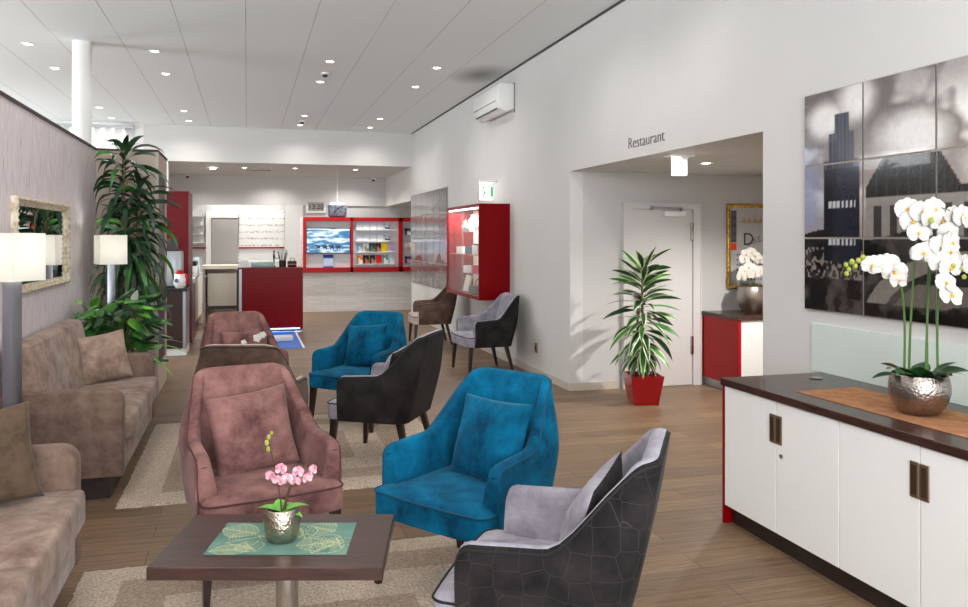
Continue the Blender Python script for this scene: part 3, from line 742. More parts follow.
armchair('rose velvet armchair behind the coffee table, facing it, with a plain rose cushion', .056, 3.965, 14, PINK, PINK, PINKPIPE, None,
         ('plain rose velvet cushion in the rose armchair behind the coffee table', PINK, PINK, .02, -5, 4, (.43, .42), -.005))
armchair('teal velvet armchair beside the coffee table, nearer of the two teal ones', 1.026, 3.57, -53, TEAL, TEAL, TEALPIPE, None,
         ('plain teal cushion in the teal armchair beside the coffee table', TEAL, TEAL, .045, -1, -8, (.45, .41), .0))
armchair('charcoal quilted armchair with light grey velvet inside, close to the white sideboard', 1.035, 2.57, -124, CHARQ, LGREY, CHARPIPE, None,
         ('grey velvet cushion with dark back in the quilted charcoal armchair', LGREY, CHAR, 0, 4, -4, (.42, .41), .0, .085))
armchair('black velvet armchair standing with its back to the front teal armchair on the far rug', 1.0, 5.735, -122, CHAR, LGREY, CHARPIPE, None,
         ('grey cushion with dark back tucked in the black velvet armchair', LGREY, CHAR, .02, 5, 0, (.40, .38), .01))
armchair('teal velvet armchair behind the black armchair, farther of the two teal ones', .97, 6.91, -41, TEAL, TEAL, TEALPIPE, None,
         ('bright teal cushion tilted in the farther teal armchair', TEAL, TEAL, .02, -5, 0, S42, .01))
t, p = armchair('rose velvet armchair near the red counter with a flower trimmed cushion', -.03, 7.12, 12, PINK, PINK, PINKPIPE, None,
         ('rose cushion with white embroidered flowers in the armchair near the red counter', PINK, PINK, .02, 3, 0, (.42, .34), .01))
for cx, cz, s_ in ((.10, .26, .04), (.15, .29, .032), (-.02, .22, .028)):
    fl = MB(); fl.ball((cx, -.068, cz), s_*.3, .006, s_*.3, 8)
    for k in range(5):
        a = 2*pi*k/5; fl.ball((cx+s_*.6*cos(a), -.068, cz+s_*.6*sin(a)), s_*.45, .006, s_*.45, 8)
    fl.build('embroidered_flower', PETAL, p)
armchair('brown velvet armchair seen from behind between the two rose armchairs', .035, 5.55, 166, BROWNV, BROWNL, CHARPIPE)
armchair('grey armchair standing under the red glass case by the wall', 2.855, 9.26, -86, CHAR, LGREY, CHARPIPE)
armchair('brown velvet armchair by the wall below the grey photo mosaic', 2.79, 11.85, -94, BROWNV, BROWNV, CHARPIPE, BROWNL)

# ------------------------------------------------------------------ sofas
def sofa(lab, y0, y1, n):
    X0 = -1.46; L = y1-y0
    t = thing('sofa', lab, 'sofa', (X0, y0, 0), 0, 'taupe suede sofas along the partition')
    MB().box(.05, .62, .04, L-.04, 0, .14).build('plinth', PLINTH, t, smooth=0)
    MB().box(.02, .695, .10, L-.10, .14, .35, .012).build('seat_frame', SOFA, t)
    prof = [(0, .14), (.70, .14), (.70, .60)]+[(.62+.08*cos(a*pi/12), .60+.085*sin(a*pi/12)) for a in range(1, 6)]+[(.62, .685), (0, .69)]
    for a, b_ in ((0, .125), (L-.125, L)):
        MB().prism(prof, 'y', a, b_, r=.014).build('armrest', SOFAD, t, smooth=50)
    w_ = (L-.25)/n
    for i in range(n):
        a = .125+i*w_
        MB().box(.16, .745, a+.003, a+w_-.003, .335, .50, .028, 3).build('seat_cushion', SOFA, t, smooth=50)
        bp = [(0, .30), (.22, .30), (.235, .50), (.20, .75), (.15, .965), (.12, .985), (.03, .985), (0, .97)]
        MB().prism(bp, 'y', a+.003-(.06 if i == 0 else 0), a+w_-.003+(.06 if i == n-1 else 0), r=.022).build('back_cushion', SOFA, t, smooth=40)
    return t
sofa('long taupe suede sofa below the framed mirror, beyond the near floor lamp', 5.28, 7.03, 2)
sofa('taupe suede sofa cut off by the photo corner, beside the coffee table', 2.04, 4.02, 2)
p = pillow_mesh(.42, .40, .16, CUSH, CUSH, None, 'cushion', seed=3); tag(p, 'beige velvet cushion leaning at the far end of the long sofa', 'cushion')
p.matrix_world = Matrix.Translation((-1.07, 6.70, .498)) @ Matrix.Rotation(R(32), 4, 'Z') @ Matrix.Rotation(-R(15), 4, 'X') @ Matrix.Rotation(R(-6), 4, 'Y')
p = pillow_mesh(.44, .42, .16, CUSHD, CUSHD, None, 'cushion', seed=9); tag(p, 'brown quilted cushion against the armrest of the cut off sofa', 'cushion')
p.matrix_world = Matrix.Translation((-1.06, 3.66, .498)) @ Matrix.Rotation(R(22), 4, 'Z') @ Matrix.Rotation(-R(14), 4, 'X') @ Matrix.Rotation(R(-6), 4, 'Y')

# ------------------------------------------------------------------ coffee table and what stands on it
TZ = R(-15); TC = (.124, 2.986)
t = thing('coffee_table', 'low dark walnut coffee table with steel column', 'coffee table', (*TC, 0), TZ)
MB().box(-.406, .406, -.258, .258, .474, .52, .003, 1).build('tabletop', WALNUT, t)
MB().lathe([(.042, .03), (.042, .474)], .02, .01, 32).build('column', CHROME, t)
MB().box(-.2, .24, -.2, .22, .022, .034, .004).build('base_plate', CHROME, t)
MB().box(-.16, .2, -.14, .16, .462, .475).build('mounting_plate', BLACK, t)
def leafprint(u, v):
    c = mixc((.26, .43, .41), (.47, .59, .53), fbm(u*4, v*3))
    best = None
    for (cx, cy, ang, L, W) in ((.1, .35, .5, .42, .24), (.42, .75, -.6, .4, .2), (.62, .25, .3, .45, .22), (.85, .7, 2.6, .4, .24), (.35, .1, 2.2, .35, .18), (.95, .2, 1.9, .35, .2), (.0, .8, -.3, .5, .22), (.55, .95, -1.2, .5, .2), (.3, .55, .1, .5, .2), (.75, .05, .9, .5, .2), (.02, .1, .2, .5, .16), (.7, .5, -.4, .45, .2)):
        x = (u-cx)*1.65; y = v-cy; a = x*cos(ang)+y*sin(ang); b = -x*sin(ang)+y*cos(ang)
        if 0 < a < L:
            w_ = W*sin(pi*a/L)**.8
            if abs(b) < w_:
                if abs(b) < .008 or abs(abs(b)-w_) < .012: return (.70, .72, .56)
                if ((a-abs(b)*.7)*22) % 1 < .16: return (.66, .68, .52)
                c = mixc((.28, .46, .44), (.62, .64, .52), .5 if (cx*10) % 2 < 1 else .05)
    return c
mt = paint('placemat', (-.255, -.155, .0), (.51, 0, 0), (0, .31, 0), 130, 80, leafprint, PRINT, None, .002)
mt.location = (TC[0]+.01, TC[1]-.005, .5225); mt.rotation_euler = (0, 0, TZ)
tag(mt, 'teal placemat printed with gold outlined leaves on the coffee table', 'placemat')

def petal(mb, M4, L, W, cup, mi=0, n=6):
    vs = []; k = 5
    for j in range(n+1):
        s_ = j/n; w_ = W*(sin(pi*min(1, s_*.94+.03))**.65)*(.75+.5*s_)
        for i in range(k):
            q = 2*i/(k-1)-1; vs.append(M4 @ Vector((q*w_, s_*L, cup*(s_*s_)*L-.18*W*(q*q)+.0)))
    mb.add(vs, [(j*k+i, j*k+i+1, (j+1)*k+i+1, (j+1)*k+i) for j in range(n) for i in range(k-1)], mi)
def blossom(pos, face, s_, mp, parent, name='blossom', lip=YELLOW, lipm=None):
    z = Vector(face).normalized(); x = Vector((0, 0, 1)).cross(z)
    x = x.normalized() if x.length > .01 else Vector((1, 0, 0)); y = z.cross(x)
    M4 = Matrix.Translation(pos) @ Matrix((x, y, z)).transposed().to_4x4() @ Matrix.Rotation(random.uniform(-.25, .25), 4, 'Z')
    mb = MB()
    for a in (0, 125, 235): petal(mb, M4 @ Matrix.Rotation(R(a), 4, 'Z'), s_*1.0, s_*.40, .10)
    for a in (72, -72): petal(mb, M4 @ Matrix.Translation((0, 0, s_*.06)) @ Matrix.Rotation(R(a), 4, 'Z'), s_*1.02, s_*.66, .02)
    l_ = MB(); l_.ball(M4 @ Vector((0, -s_*.12, s_*.16)), s_*.13, n=8); l_.ball(M4 @ Vector((0, s_*.05, s_*.12)), s_*.1, n=8)
    o = mb.build(name, mp, parent, smooth=80); l_.build('lip', lip, o); return o
def strap(mb, base, az, el, L, W, droop, n=8, fold=.25, mi=0, edge=None, tip=1.0, belly=.35, twist=0.):
    """long leaf: starts at base, heading az / elevation el, bending down by droop over its length"""
    p = Vector(base); vs = []; k = 5 if edge is not None else 3; st = L/n
    for j in range(n+1):
        s_ = j/n; e = el-droop*s_; d = Vector((cos(az)*cos(e), sin(az)*cos(e), sin(e)))
        side = Vector((-sin(az), cos(az), 0)); up = side.cross(d)*-1
        if twist: side = Matrix.Rotation(twist*s_, 3, d) @ side
        w_ = W/2*(min(1, .35+s_/belly*.65) if s_ < belly else max(.02, 1-((s_-belly)/(1-belly))**1.8*tip))
        for q in ((-1, -.62, 0, .62, 1) if k == 5 else (-1, 0, 1)):
            vs.append(p+side*w_*q+Vector((0, 0, 1))*abs(q)*w_*fold)
        p = p+d*st
    o = len(mb.v); mb.v += [tuple(v) for v in vs]
    for j in range(n):
        for i in range(k-1):
            mb.f.append((o+j*k+i, o+j*k+i+1, o+(j+1)*k+i+1, o+(j+1)*k+i)); mb.m.append(edge if (edge is not None and i in (0, 3)) else mi)
def bezier(p0, p1, p2, p3, n=16):
    p0, p1, p2, p3 = map(Vector, (p0, p1, p2, p3)); out = []
    for i in range(n+1):
        t = i/n; out.append(p0*(1-t)**3+p1*3*t*(1-t)**2+p2*3*t*t*(1-t)+p3*t**3)
    return out
# small pink orchid
t = thing('potted_orchid', 'small pink orchid in a hammered metal pot on the coffee table placemat', 'orchid', (.126, 2.965, .5225), R(-10))
MB().lathe([(.001, 0), (.045, 0), (.058, .012), (.068, .05), (.067, .085), (.06, .118), (.056, .122), (.053, .118), (.058, .09), (.056, .1), (.001, .1)], n=32).build('pot', HAMMER2, t)
MB().lathe([(.001, .103), (.05, .1), (.052, .09)], n=20).build('soil', SOIL, t)
lf = MB()
for az, el, L in ((170, 30, .10), (20, 28, .11), (-20, 15, .09), (110, 50, .07)): strap(lf, (0, 0, .105), R(az), R(el), L, .05, R(55), fold=.1)
lf.build('leaf_rosette', LEAFB, t, smooth=60)
s1 = bezier((0, 0, .1), (-.01, .01, .2), (-.03, 0, .28), (-.045, 0, .36)); s2 = bezier((.005, 0, .1), (.02, 0, .2), (.05, 0, .25), (.07, -.01, .29)); s3 = bezier((.01, 0, .1), (.02, .01, .18), (.04, .0, .22), (.11, .0, .31))
for s_ in (s1, s2, s3): MB().tube(s_, [.0035-.0015*i/16 for i in range(17)], 6).build('flower_stem', STEMD, t)
bd = MB()
for p_, r_ in (((-.048, 0, .385), .008), ((-.055, -.005, .365), .009), ((-.038, 0, .40), .006), ((-.05, .0, .34), .008)): bd.ball(p_, r_, r_, r_*1.3, 8)
bd.build('bud_cluster', BUD, t)
for p_, f_ in (((-.035, -.02, .235), (-.5, -1, 0)), ((.0, -.03, .262), (-.1, -1, .3)), ((.02, -.035, .228), (.2, -1, 0)), ((.055, -.03, .25), (.3, -1, .1)), ((.085, -.02, .225), (.7, -1, -.2)), ((.045, -.02, .215), (.0, -1, -.3)), ((-.01, -.03, .222), (-.2, -1, -.2)), ((.10, -.01, .25), (.9, -.7, .1))):
    blossom((p_[0]*1.15, p_[1], p_[2]*1.04), f_, .022, PETALP, t, lip=PETALP)

# ------------------------------------------------------------------ sideboard
SX = 2.671; SB = XW-.012
names = (('farther', 'the far double door unit with a lock and the red end panel'), )
ydoors = [3.93, 3.478, 3.032, 2.581, 2.13, 1.68, 1.23]
ulab = ('white two door sideboard unit with a lock and a red end panel', 'white two door sideboard unit next to the locked one, with a bronze recessed grip', 'white two door sideboard unit cut off by the photo edge')
def grip(parent, y, z, s_):
    w_ = .045; g = MB()
    y0, y1 = (y-w_, y) if s_ < 0 else (y, y+w_)
    g.box(SX-.006, SX+.001, y0, y1, z, z+.15, .002, 1)
    h = g.build('recessed_handle', BRONZE, parent)
    k = MB(); k.box(SX-.0075, SX-.005, y0+.010, y1-.010, z+.014, z+.136); k.build('grip_hollow', BRONZED, h, smooth=0)
for u in range(3):
    ya, yb = ydoors[2*u], ydoors[2*u+2]
    t = thing('sideboard_unit', ulab[u], 'sideboard', (0, 0, 0), 0, 'sideboard units along the wall')
    MB().box(SX+.02, SB, yb+.001, ya-.001, .105, .795).build('carcass', WHITE, t, smooth=0)
    MB().box(SX+.05, SB, yb, ya-.0, 0, .105).build('plinth', PLINTH, t, smooth=0)
    for i in range(2):
        a, b_ = ydoors[2*u+i], ydoors[2*u+i+1]
        d = MB().box(SX, SX+.018, b_+.003, a-.003, .107, .792, .0015, 1).build('door', WHITE, t)
        grip(d, (b_+.0022) if i == 0 else (a-.0022), .575, 1 if i == 0 else -1)
        if u == 0 and i == 1: MB().lathe([(.001, 0), (.011, 0), (.011, .006), (.001, .008)], n=16).build('lock', CHROME, d, loc=(SX-.001, a-.045, .52), rot=(0, R(-90), 0))
    if u == 0: MB().box(SX-.002, SB, 3.93, 3.948, 0, .795).build('end_panel', RED, t, smooth=0)
wt = MB().box(SX-.012, XW-.001, 1.2, 3.955, .797, .838, .003, 1).build('worktop', WALNUTY); tag(wt, 'long dark walnut worktop over the white sideboard', 'worktop')
sp = MB().box(XW-.012, XW-.001, 1.2, 4.035, .8382, 1.13, .001, 1).build('splashback', GREENGLASS); tag(sp, 'pale green glass panel on the wall above the worktop', 'glass panel')
rc = MB().box(-.165, .22, -1.1, .50, 0, .003, .001, 1).build('table_runner', RUNNER, loc=(2.975, 2.99, .8385), rot=(0, 0, R(1))); tag(rc, 'rust brown cloth runner under the white orchid', 'table runner')
g = MB().lathe([(.001, 0), (.032, 0), (.036, .004), (.028, .006), (.001, .004)], n=24).build('cable_grommet', STEEL2, loc=(3.18, 3.79, .8385)); tag(g, 'round metal cable outlet set in the walnut worktop', 'cable outlet')

# large white orchid
OX, OY, OZ = 2.99, 2.893, .8425
t = thing('potted_orchid', 'tall white orchid in a round hammered silver bowl on the walnut sideboard', 'orchid', (OX, OY, OZ), 0)
MB().lathe([(.001, 0), (.062, 0), (.082, .008), (.112, .05), (.127, .10), (.127, .13), (.118, .178), (.114, .183), (.11, .178), (.118, .13), (.112, .155), (.001, .155)], n=44).build('pot', HAMMER, t)
MB().lathe([(.001, .16), (.1, .157), (.112, .145)], n=24).build('soil', SOIL, t)
lf = MB()
for az, el, L in ((200, 38, .20), (165, 24, .19), (235, 55, .14), (265, 30, .15), (300, 40, .16), (340, 35, .20), (10, 22, .21), (40, 50, .14), (90, 30, .16), (130, 50, .14), (320, 62, .15), (185, 60, .12)):
    strap(lf, (.04*cos(R(az)), .04*sin(R(az)), .15), R(az), R(el+6), L, .085, R(62), fold=.12, twist=random.uniform(-.7, .7))
lf.build('leaf_rosette', ORCLEAF, t, smooth=60)
c_, s__ = cos(R(-15)), sin(R(-15))
def ov(u, d, z): return Vector((u*c_-d*s__, u*s__+d*c_, z))         # u to the side, d in depth
sprays = [
 (bezier(ov(-.07, 0, .15), ov(-.06, 0, .45), ov(-.07, 0, .62), ov(-.12, 0, .68))+bezier(ov(-.12, 0, .68), ov(-.18, -.02, .74), ov(-.26, -.03, .74), ov(-.36, -.04, .665))[1:], STEMG),
 (bezier(ov(-.03, .03, .15), ov(-.03, .02, .5), ov(-.02, 0, .7), ov(-.02, -.02, .86))+bezier(ov(-.02, -.02, .86), ov(-.01, -.03, .95), ov(.02, -.05, .97), ov(.09, -.08, .93))[1:], STEMG),
 (bezier(ov(.01, -.03, .15), ov(.02, -.03, .45), ov(.02, -.03, .6), ov(.04, -.04, .72))+bezier(ov(.04, -.04, .72), ov(.05, -.08, .76), ov(.08, -.11, .74), ov(.10, -.12, .64))[1:], STEMG),
 (bezier(ov(.05, .02, .15), ov(.045, .02, .5), ov(.05, .02, .75), ov(.08, .02, .86))+bezier(ov(.08, .02, .86), ov(.12, .02, .92), ov(.18, .0, .92), ov(.27, -.02, .86))[1:], STEMG),
 (bezier(ov(.08, -.01, .15), ov(.08, 0, .45), ov(.08, 0, .6), ov(.12, 0, .68))+bezier(ov(.12, 0, .68), ov(.17, -.02, .72), ov(.22, -.03, .70), ov(.30, -.04, .65))[1:], STEMG)]
for q, m in sprays: MB().tube(q, [.0055-.003*i/(len(q)-1) for i in range(len(q))], 7).build('flower_stem', m, t)
bl = [(-.13, -.03, .70, -.5), (-.17, -.04, .735, -.3), (-.215, -.04, .725, -.5), (-.26, -.05, .73, -.2), (-.10, -.02, .665, .2),
      (-.045, -.05, .93, -.4), (-.01, -.07, .97, -.1), (.03, -.08, .94, .2), (-.03, -.07, .875, -.1), (.055, -.07, .985, .3), (-.06, -.03, .985, -.5), (.02, -.02, .89, 0),
      (.02, -.09, .80, -.3), (.06, -.11, .815, .1), (.10, -.12, .79, .3), (.04, -.13, .745, -.1), (.085, -.14, .72, .2), (.12, -.1, .83, .5), (.055, -.15, .655, 0), (.09, -.14, .60, .2),
      (.13, -.02, .93, .1), (.18, -.03, .955, .2), (.23, -.04, .95, .3), (.28, -.04, .93, .3), (.33, -.05, .90, .4), (.15, -.03, .88, .0),
      (.17, -.04, .72, .3), (.22, -.05, .735, .2), (.27, -.05, .73, .4), (.32, -.06, .71, .5), (.37, -.05, .70, .5), (.02, -.02, .78, -.6), (.14, -.08, .76, .6), (-.02, -.1, .785, -.5)]
for u, d, z, f_ in bl:
    z -= .045; u = u*.86-.02 if u < .14 else u*.76
    blossom(ov(u, d, z), ov(f_+random.uniform(-.2, .2), -1, random.uniform(-.25, .3)), random.uniform(.047, .056), PETAL, t)
for u, d, z, r_ in ((-.30, -.04, .705, .012), (-.315, -.04, .68, .011), (-.33, -.04, .70, .012), (-.345, -.04, .665, .010), (-.36, -.045, .685, .010), (-.355, -.04, .645, .011), (-.285, -.05, .72, .012),
                 (.0, -.09, .885, .012), (.065, -.14, .685, .012), (.10, -.13, .67, .012), (.115, -.14, .635, .010), (.30, -.05, .64, .011), (.29, -.05, .62, .010)):
    MB().ball(ov(u, d, z), r_, r_, r_*1.15, 10).build('bud', BUD, t)

# ------------------------------------------------------------------ lamps and mirror on the left
def floor_lamp(lab, x, y, rz):
    t = thing('floor_lamp', lab, 'floor lamp', (x, y, 0), R(rz), 'floor lamps beside the long sofa')
    MB().box(-.13, .13, -.13, .13, 0, .018, .003).build('base', LAMPSTEEL, t)
    MB().box(-.036, .036, -.036, .036, .018, 1.44, .004).build('pole', LAMPSTEEL, t)
    s = MB(); a = .12
    o_ = [[(-a, -a, z), (a, -a, z), (a, a, z), (-a, a, z)] for z in (1.405, 1.678)]; b = a-.004
    i_ = [[(-b, -b, z), (b, -b, z), (b, b, z), (-b, b, z)] for z in (1.678, 1.405)]
    s.ring_loft(o_+i_+[o_[0]], cap0=False, cap1=False); s.build('lamp_shade', SHADE, t, smooth=0)
    MB().ball((0, 0, 1.52), .035, .035, .05, 12).build('bulb', LIGHT, t)
    l = D.lights.new('lamp_light', 'POINT'); l.energy = 3.6; l.color = (1, .99, .97); l.shadow_soft_size = .05
    o = D.objects.new('lamp_light', l); C.objects.link(o); o.location = (x, y, 1.6)
    k = MB(); k.box(-.11, .11, -.006, .006, 1.435, 1.441); k.box(-.006, .006, -.11, .11, 1.435, 1.441); k.build('shade_carrier', CHROME, t, smooth=0)
floor_lamp('steel floor lamp with white square shade in front of the framed mirror', -1.30, 4.95, 60)
floor_lamp('steel floor lamp with white square shade among the leafy plants', -1.235, 7.85, 22)
t = thing('wall_mirror', 'mirror in an ornate champagne frame on the wallpapered wall', 'mirror', (-1.5, 6.46, 1.6))
Y_, Z_ = .79, .33
prof = [(0, 0), (.0, .05), (.012, .06), (.035, .055), (.05, .03), (.06, .0), (.065, -.02)]   # (inward, out of wall)
rings = []
for ins, out in ((0, 0), (0, .035), (.008, .045), (.026, .04), (.042, .026), (.05, .02), (.062, .018), (.062, 0)):
    rings.append([(out, -Y_+ins, -Z_+ins), (out, Y_-ins, -Z_+ins), (out, Y_-ins, Z_-ins), (out, -Y_+ins, Z_-ins)])
MB().ring_loft(rings, cap0=False, cap1=False).build('frame', SILVERGOLD, t, smooth=30)
bm_ = MB()
for i in range(44):
    y = -Y_+.02+(2*Y_-.04)*i/43
    for z in (-Z_+.017, Z_-.017): bm_.ball((.043, y, z), .008, .012, .008, 6)
for i in range(15):
    z = -Z_+.04+(2*Z_-.08)*i/14
    for y in (-Y_+.017, Y_-.017): bm_.ball((.043, y, z), .008, .008, .012, 6)
bm_.build('frame_beading', SILVERGOLD, t, smooth=60)
MB().box(.005, .014, -Y_+.055, Y_-.055, -Z_+.055, Z_-.055).build('mirror_glass', MIRROR, t, smooth=0)

# ------------------------------------------------------------------ plants
rnd = random.Random(11)
t = thing('dracaena_plant', 'tall dark green dracaena with drooping leaves against the taupe end panel', 'plant', (-1.15, 8.12, 0))
MB().box(-.24, .24, -.2, .2, 0, .42, .02).build('planter', DARKGREY, t)
MB().box(-.21, .21, -.17, .17, .415, .425).build('soil', SOIL, t)
stems = [((-.04, 0, .42), (-.0, .0, 2.5)), ((.06, .03, .42), (.14, .02, 2.16)), ((0, -.05, .42), (.02, -.04, 1.86))]
fo = MB()
for k, (a, b_) in enumerate(stems):
    a, b_ = Vector(a), Vector(b_); MB().tube(bezier(a, a+Vector((.02, 0, .6)), b_-Vector((.03, 0, .6)), b_, 10), .017, 8).build('stem', TRUNK, t)
    zlo = b_.z-(.62, .75, .75)[k]; nl = (58, 62, 64)[k]
    for i in range(nl):
        f_ = i/nl; z = zlo+(b_.z-zlo)*f_; pos = a.lerp(b_, (z-a.z)/(b_.z-a.z)); az = i*2.4+rnd.uniform(-.3, .3)
        el = R(5+50*f_**1.5+rnd.uniform(-20, 20)); L = (.40+.14*(1-f_))*rnd.uniform(.75, 1.15)
        if f_ > .93: el = R(rnd.uniform(60, 85)); L *= .6
        strap(fo, pos, az, el, L, .056, R(100*(1-f_*.3)+rnd.uniform(-10, 40)), n=8, fold=.2, mi=0 if rnd.random() < .85 else 1, belly=.3, twist=rnd.uniform(-2, 2))
for i in range(36):                                        # long hanging lower leaves
    az = rnd.uniform(-pi, pi); strap(fo, (rnd.uniform(-.08, .12), rnd.uniform(-.08, .05), rnd.uniform(1.25, 1.75)), az, R(rnd.uniform(-60, -5)), rnd.uniform(.38, .58), .06, R(rnd.uniform(30, 75)), n=7, fold=.2, mi=rnd.choice((0, 0, 1)), belly=.3, twist=rnd.uniform(-1.6, 1.6))
fo.v = [(max(-.325, x if x > -.2 else -.2+(x+.2)*.45), min(.5, y if y < .3 else .3+(y-.3)*.5), z) for x, y, z in fo.v]
fo.build('foliage', [LEAF, LEAF2], t, smooth=60)
def heart(mb, base, az, el, L, W, mi):
    p = Vector(base); d = Vector((cos(az)*cos(el), sin(az)*cos(el), sin(el))); side = Vector((-sin(az), cos(az), 0)); n = side.cross(d)
    sh = ((0, .05), (.12, .75), (.3, 1.), (.5, .92), (.7, .66), (.87, .3), (1, .02)); vs = []
    for s_, w_ in sh:
        for q in (-1, -.5, 0, .5, 1): vs.append(p+d*L*s_+side*W/2*w_*q-n*(abs(q)**1.5)*.16*W*-1-n*(-.25)*L*s_*s_*-1+Vector((0, 0, -.18*L*s_*s_)))
    mb.add(vs, [(j*5+i, j*5+i+1, (j+1)*5+i+1, (j+1)*5+i) for j in range(6) for i in range(4)], mi)
t = thing('leafy_plant', 'bushy broad leaved green plant between the long sofa and the taupe panel', 'plant', (-1.18, 7.45, 0))
MB().box(-.22, .22, -.22, .22, 0, .52, .02).build('planter', DARKGREY, t)
MB().box(-.2, .2, -.2, .2, .515, .525).build('soil', SOIL, t)
fo = MB(); st = MB()
for i in range(110):
    top = Vector((rnd.uniform(-.24, .36), rnd.uniform(-.24, .34), .62+.52*rnd.random()**.8)); top.z -= .25*max(0, abs(top.x-.05)-.15)
    az = math.atan2(top.y, top.x)+rnd.uniform(-.6, .6); b0 = Vector((.25*top.x, .25*top.y, .52))
    st.tube(bezier(b0, b0+Vector((0, 0, .15)), top-Vector((0, 0, .04)), top, 6), .004, 5)
    l_ = rnd.uniform(.13, .21); heart(fo, top, az, R(rnd.uniform(-60, 30)), l_, l_*rnd.uniform(.62, .82), rnd.choice((0, 0, 1, 1, 2)))
for az, el, L in ((-15, 30, .75), (-35, 18, .7), (10, 35, .7), (-60, 10, .55)): strap(fo, (.05, -.05, .6), R(az), R(el), L, .05, R(70), n=8, mi=2, belly=.4)
cl = lambda q: [(max(-.3, x if x > -.2 else -.2+(x+.2)*.4), y, z) for x, y, z in q]
fo.v = cl(fo.v); st.v = cl(st.v)
fo.build('foliage', [LEAF, LEAF2, LEAFB], t, smooth=60); st.build('leaf_stalks', STEMG, t)
wf = MB(); strap(wf, (.2, -.05, 1.02), R(-40), R(80), .18, .09, R(20), n=6, fold=.5); wf.build('white_flower', PETAL, t, smooth=60)
MB().tube(bezier((0, 0, .52), (.05, 0, .7), (.18, -.04, .8), (.2, -.05, 1.03), 8), .005, 6).build('flower_stem', STEMG, t)
# red pot plant by the door
t = thing('potted_dracaena', 'striped leaf dracaena in a square glossy red pot before the white door', 'plant', (3.825, 7.0, 0), R(-12))
rings = [[(s_*a, t_*a, z) for s_, t_ in ((-1, -1), (1, -1), (1, 1), (-1, 1))] for a, z in ((.118, 0), (.122, .004), (.165, .285), (.162, .292), (.150, .29), (.145, .25))]
MB().ring_loft(rings).build('pot', REDPOT, t, smooth=20)
MB().box(-.14, .14, -.14, .14, .255, .262).build('soil', SOIL, t)
MB().tube(bezier((0, 0, .25), (.01, 0, .6), (-.02, 0, .9), (0, 0, 1.36), 10), [.02-.001*i for i in range(11)], 8).build('stem', TRUNK, t)
MB().tube(bezier((-.03, .02, .25), (-.05, .02, .5), (-.06, .02, .7), (-.04, .02, .95), 8), .012, 8).build('stem', TRUNK, t)
fo = MB()
for i in range(98):
    f_ = i/97; z = .42+.95*f_; az = i*2.4+rnd.uniform(-.35, .35); el = R(-25+80*f_**1.6+rnd.uniform(-14, 14)); L = rnd.uniform(.26, .42)*(1.0-.1*f_+.22*sin(pi*f_)); L *= .78 if f_ < .12 else 1
    strap(fo, (.015*cos(az), .015*sin(az), z), az, el, L*.92, .078, R(52-28*f_+rnd.uniform(-8, 14)), n=7, fold=.15, twist=rnd.uniform(-1.5, 1.5), mi=0 if rnd.random() < .6 else 1, edge=2 if rnd.random() < .75 else None, belly=.35)
fo.build('foliage', [LEAF, LEAF2, LEAFEDGE], t, smooth=60)

# ------------------------------------------------------------------ alcove: cabinet, poster, orchid, exit lamp
t = thing('alcove_cabinet', 'red sided cabinet with white front and dark top inside the alcove', 'cabinet', (0, 0, 0))
MB().box(4.93, 6.0, 7.03, 7.7, .79, .83, .003, 1).build('top', WALNUTY, t)
MB().box(4.95, 4.97, 7.05, 7.7, .1, .79).build('side_panel', REDFRAME, t, smooth=0)
MB().box(4.97, 5.98, 7.07, 7.7, .1, .79).build('carcass', WHITE, t, smooth=0)
MB().box(4.98, 5.96, 7.1, 7.7, 0, .1).build('plinth', STEEL2, t, smooth=0)
MB().box(4.952, 4.985, 7.04, 7.065, .1, .79).build('front_edge', REDFRAME, t, smooth=0)
for i in range(2): MB().box(4.988+i*.5, 5.484+i*.5, 7.05, 7.07, .105, .785, .0015, 1).build('door', WHITE, t)
t = thing('framed_poster', 'gold framed silver grey poster with a large letter D on the alcove wall', 'poster', (5.66, 7.748, 1.07))
W_, H_ = .74, .97
rings = []
for ins, out in ((0, 0), (0, -.03), (.012, -.036), (.03, -.026), (.042, -.02), (.042, 0)):
    rings.append([(-W_/2+ins, out, ins), (W_/2-ins, out, ins), (W_/2-ins, out, H_-ins), (-W_/2+ins, out, H_-ins)])
MB().ring_loft(rings, cap0=False, cap1=False).build('frame', GOLD, t, smooth=30)
def poster(u, v):
    c = mixc((.66, .65, .64), (.80, .79, .78), fbm(u*3, v*5))
    if .02 < u < .13:
        if .55 < v < .96: c = (.33, .33, .34) if (v*40) % 1 > .12 else (.45, .45, .45)
        elif .45 < v < .54: c = (.90, .30, .12)
    elif u > .2 and .80 < v < .88 and (abs((u*9) % 1-.5) < .38-4.5*(v-.80) or v < .815): c = (.72, .62, .42)
    elif u > .2 and .90 < v < .905: c = (.6, .55, .5)
    elif u > .1 and v < .42:
        if (v*16) % 1 < .42 and vn(u*55, math.floor(v*16)*7) > .42: c = mixc(c, (.36, .36, .37), .75)
    return c
paint('print', (-W_/2+.04, -.012, .04), (W_-.08, 0, 0), (0, 0, H_-.08), 90, 110, poster, PRINT, t, .01)
text('poster_letter', 'D', .2, DARKGREY, FRONTTEXT((-.165, -.0135, .50)), .0008, t)
kl = MB()
for i in range(3): kl.tube([(-.05+.07*i+.05*cos(a*.5+i), -.0135, .52+.03*i+.045*sin(a*.7+i)) for a in range(14)], .0018, 4)
kl.build('poster_flourish', DARKGREY, t)
t = thing('potted_orchid', 'white orchid in a silver pot on the cabinet inside the alcove', 'orchid', (5.36, 7.36, .831))
MB().lathe([(.001, 0), (.09, 0), (.14, .06), (.17, .15), (.172, .22), (.15, .29), (.145, .285), (.16, .2), (.001, .2)], n=32).build('pot', HAMMER, t)
lf = MB()
for az, L in ((200, .15), (250, .14), (300, .14), (340, .16), (90, .14)): strap(lf, (0, 0, .22), R(az), R(45), L, .06, R(60))
